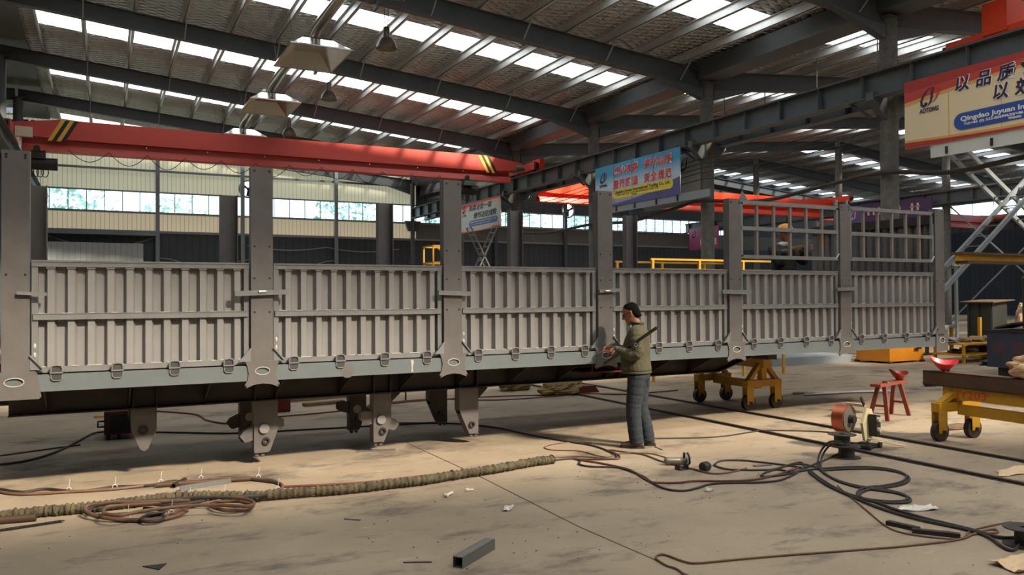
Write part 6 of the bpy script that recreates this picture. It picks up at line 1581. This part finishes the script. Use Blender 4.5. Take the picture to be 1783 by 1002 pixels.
# pipe under the man's arm and the thin rod in his hands
def ray_left(B, x, y, l):
    d = at(x, y, Y=9.0)-CAM; t = (B.l.dot(B.o)+l-B.l.dot(CAM))/B.l.dot(d); return CAM+d*t
pa, pb = ray_left(B, 1145, 570, .50), ray_left(B, 1053, 634, -.10)
d_ = (pb-pa).normalized(); L_ = (pb-pa).length
tag(MB().lathe([(.013, .02), (.013, 0), (.019, 0), (.019, L_), (.013, L_), (.013, L_-.02)], pa, 14, ax=d_).build('steel_pipe', M['dark_beam'], org=tuple((pa+pb)/2), smooth=True), 'dark steel pipe held slanting under the arm of the man in olive', 'steel pipe')
ra, rb_ = LW+hd.normalized()*.10+V(0, 0, -.005), LW+hd.normalized()*.30+V(0, 0, .0)-B.l*.02
tag(MB().tube([ra, ra.lerp(rb_, .5)+V(0, 0, .012), rb_+V(0, 0, -.02)], .007, 8).build('chipping_tool', M['plate'], org=tuple(ra), smooth=True), 'thin pale rod in the hand of the man in olive, against the trailer post', 'tool')
# ---------------------------------------------------------------- the worker on the trailer
wb = at(1364, 470, Y=8.86); wb.z = 1.137
B = Body(wb, math.radians(-82))
wk = thing('person', 'worker in orange yellow hard hat and dark coat behind the lattice fence, gripping a bar', 'person', tuple(wb))
b = MB()
q, hf, hl, hu = head(b, B, .03, .0, 1.565, .15, .35)
b.capsule(B.p(-.03, 0, 1.38), B.p(.01, 0, 1.50), .062, .056, 12)
b.loft([B.ring(-.02, 0, .86, .10, .15), B.ring(0, 0, 1.0, .11, .15), B.ring(.01, 0, 1.15, .115, .155), B.ring(-.01, 0, 1.30, .11, .17), B.ring(-.02, 0, 1.40, .07, .14), B.ring(-.02, 0, 1.43, .05, .07)], 16)
gl = at(1408, 432, Y=8.38); gr = at(1376, 434, Y=8.50)
LS, LEl, LW = B.p(-.02, .19, 1.35), B.p(.12, .33, 1.18), gl+V(.0, .10, -.03)
RS, REl, RW = B.p(-.02, -.19, 1.35), B.p(.16, -.26, 1.14), gr+V(-.06, .03, -.03)
limb(b, [LS, LEl, LW], [.05, .042, .030]); limb(b, [RS, REl, RW], [.05, .042, .030])
hand(b, B, LW, gl-LW, V(1, -.1, 0), 1, 1.0); hand(b, B, RW, V(1, -.35, .1), V(0, -.6, -.8), 1, .8)
for l in (-.1, .1):
    limb(b, [B.p(-.02, l, .88), B.p(.02, l, .48), B.p(-.02, l, .09)], [.082, .058, .042])
    b.capsule(B.p(-.02, l, .05), B.p(.12, l, .036), .035, .030, 10)
remeshed(b, 'body', M['skin'], wk, .0075, 3)
j_ = MB()
j_.loft([B.ring(-.01, 0, .80, .155, .20), B.ring(0, 0, .95, .165, .205), B.ring(.01, 0, 1.10, .165, .205), B.ring(0, 0, 1.22, .155, .21), B.ring(-.015, 0, 1.31, .14, .215), B.ring(-.025, 0, 1.37, .115, .19), B.ring(-.025, 0, 1.41, .085, .13), B.ring(-.01, 0, 1.45, .073, .077)], 24)
sleeve(j_, [B.p(-.02, .12, 1.36), B.p(-.02, .20, 1.33), LS.lerp(LEl, .6), LEl, LEl.lerp(LW, .5), LW], [.085, .085, .075, .068, .058, .045])
sleeve(j_, [B.p(-.02, -.12, 1.36), B.p(-.02, -.20, 1.33), RS.lerp(REl, .6), REl, REl.lerp(RW, .5), RW], [.085, .085, .075, .068, .058, .045])
remeshed(j_, 'work_coat', M['dark_cloth'], wk, .011, 2)
t_ = MB()
t_.loft([B.ring(-.01, 0, .70, .09, .15), B.ring(-.02, 0, .80, .13, .18), B.ring(-.02, 0, .92, .135, .18)], 18)
for l in (-.1, .1): leg(t_, [B.p(-.02, l, .86), B.p(.0, l, .68), B.p(.02, l, .48), B.p(.0, l, .28), B.p(-.02, l, .07)], [.112, .102, .088, .086, .086])
remeshed(t_, 'trousers', M['dark_cloth'], wk, .011, 2)
shoe(B, -.02, .10, wk); shoe(B, -.02, -.10, wk)
for w0, dd, nn in ((LW, gl-LW, V(1, -.1, 0)), (RW, V(1, -.35, .1), V(0, -.6, -.8))):
    g_ = MB(); dd = dd.normalized(); hand(g_, B, w0-dd*.002, dd, nn, 1, 1.0 if w0 is LW else .8, s=1.06, r=.0105)
    g_.capsule(w0-dd*.05, w0+dd*.01, .036, .033, 12)
    remeshed(g_, 'glove', M['grey_glove'], wk, .0055, 2)
h_ = MB()
h_.loft([(q(.0, 0, .060), hf*.128, hl*.108), (q(.0, 0, .078), hf*.126, hl*.106), (q(-.002, 0, .11), hf*.118, hl*.100), (q(-.004, 0, .145), hf*.092, hl*.080), (q(-.005, 0, .165), hf*.055, hl*.048), (q(-.005, 0, .172), hf*.015, hl*.015)], 24)
ht = h_.build('hard_hat', M['hat'], wk, smooth=True, ang=70)
MB().loft([(q(.03, 0, .055), hf*.140, hl*.112), (q(.03, 0, .064), hf*.138, hl*.110)], 24).build('hat_brim', M['hat'], ht, smooth=True)
MB().tube([q(.10*math.cos(a)-.005, 0, .075+.10*math.sin(a)) for a in [math.pi*k/10 for k in range(11)]], .008, 6).build('hat_ridge', M['hat'], ht, smooth=True)
MB().loft([(q(-.03, 0, -.165), hf*.085, hl*.09), (q(-.01, 0, -.14), hf*.092, hl*.086), (q(.012, 0, -.118), hf*.080, hl*.070), (q(.03, 0, -.095), hf*.072, hl*.058)], 18).build('white_scarf', M['white_cloth'], wk, smooth=True)
g_ = MB()
for s in (-1, 1): g_.tube([q(.105, s*.034+.022*math.cos(a), .004+.017*math.sin(a)) for a in [k*math.pi/8 for k in range(16)]], .0035, 5, closed=True)
g_.build('glasses', M['glass_lens'], wk, smooth=True)
tt = gr+V(.05, -.01, .0)
gt = thing('work_tool', 'tan and dark power tool held in the gloved hand of the worker behind the fence', 'tool', tuple(tt))
MB().capsule(tt+V(.0, 0, 0), tt+V(.16, -.02, .03), .038, .030, 12).build('tool_body', M['canvas'], gt, smooth=True)
MB().capsule(tt+V(.14, -.02, .025), tt+V(.24, -.03, -.01), .030, .012, 12).build('tool_head', M['dark_plate'], gt, smooth=True)
MB().bar(tt+V(.05, 0, -.02), tt+V(.03, .0, -.12), .035, .04).build('grip', M['dark_plate'], gt)
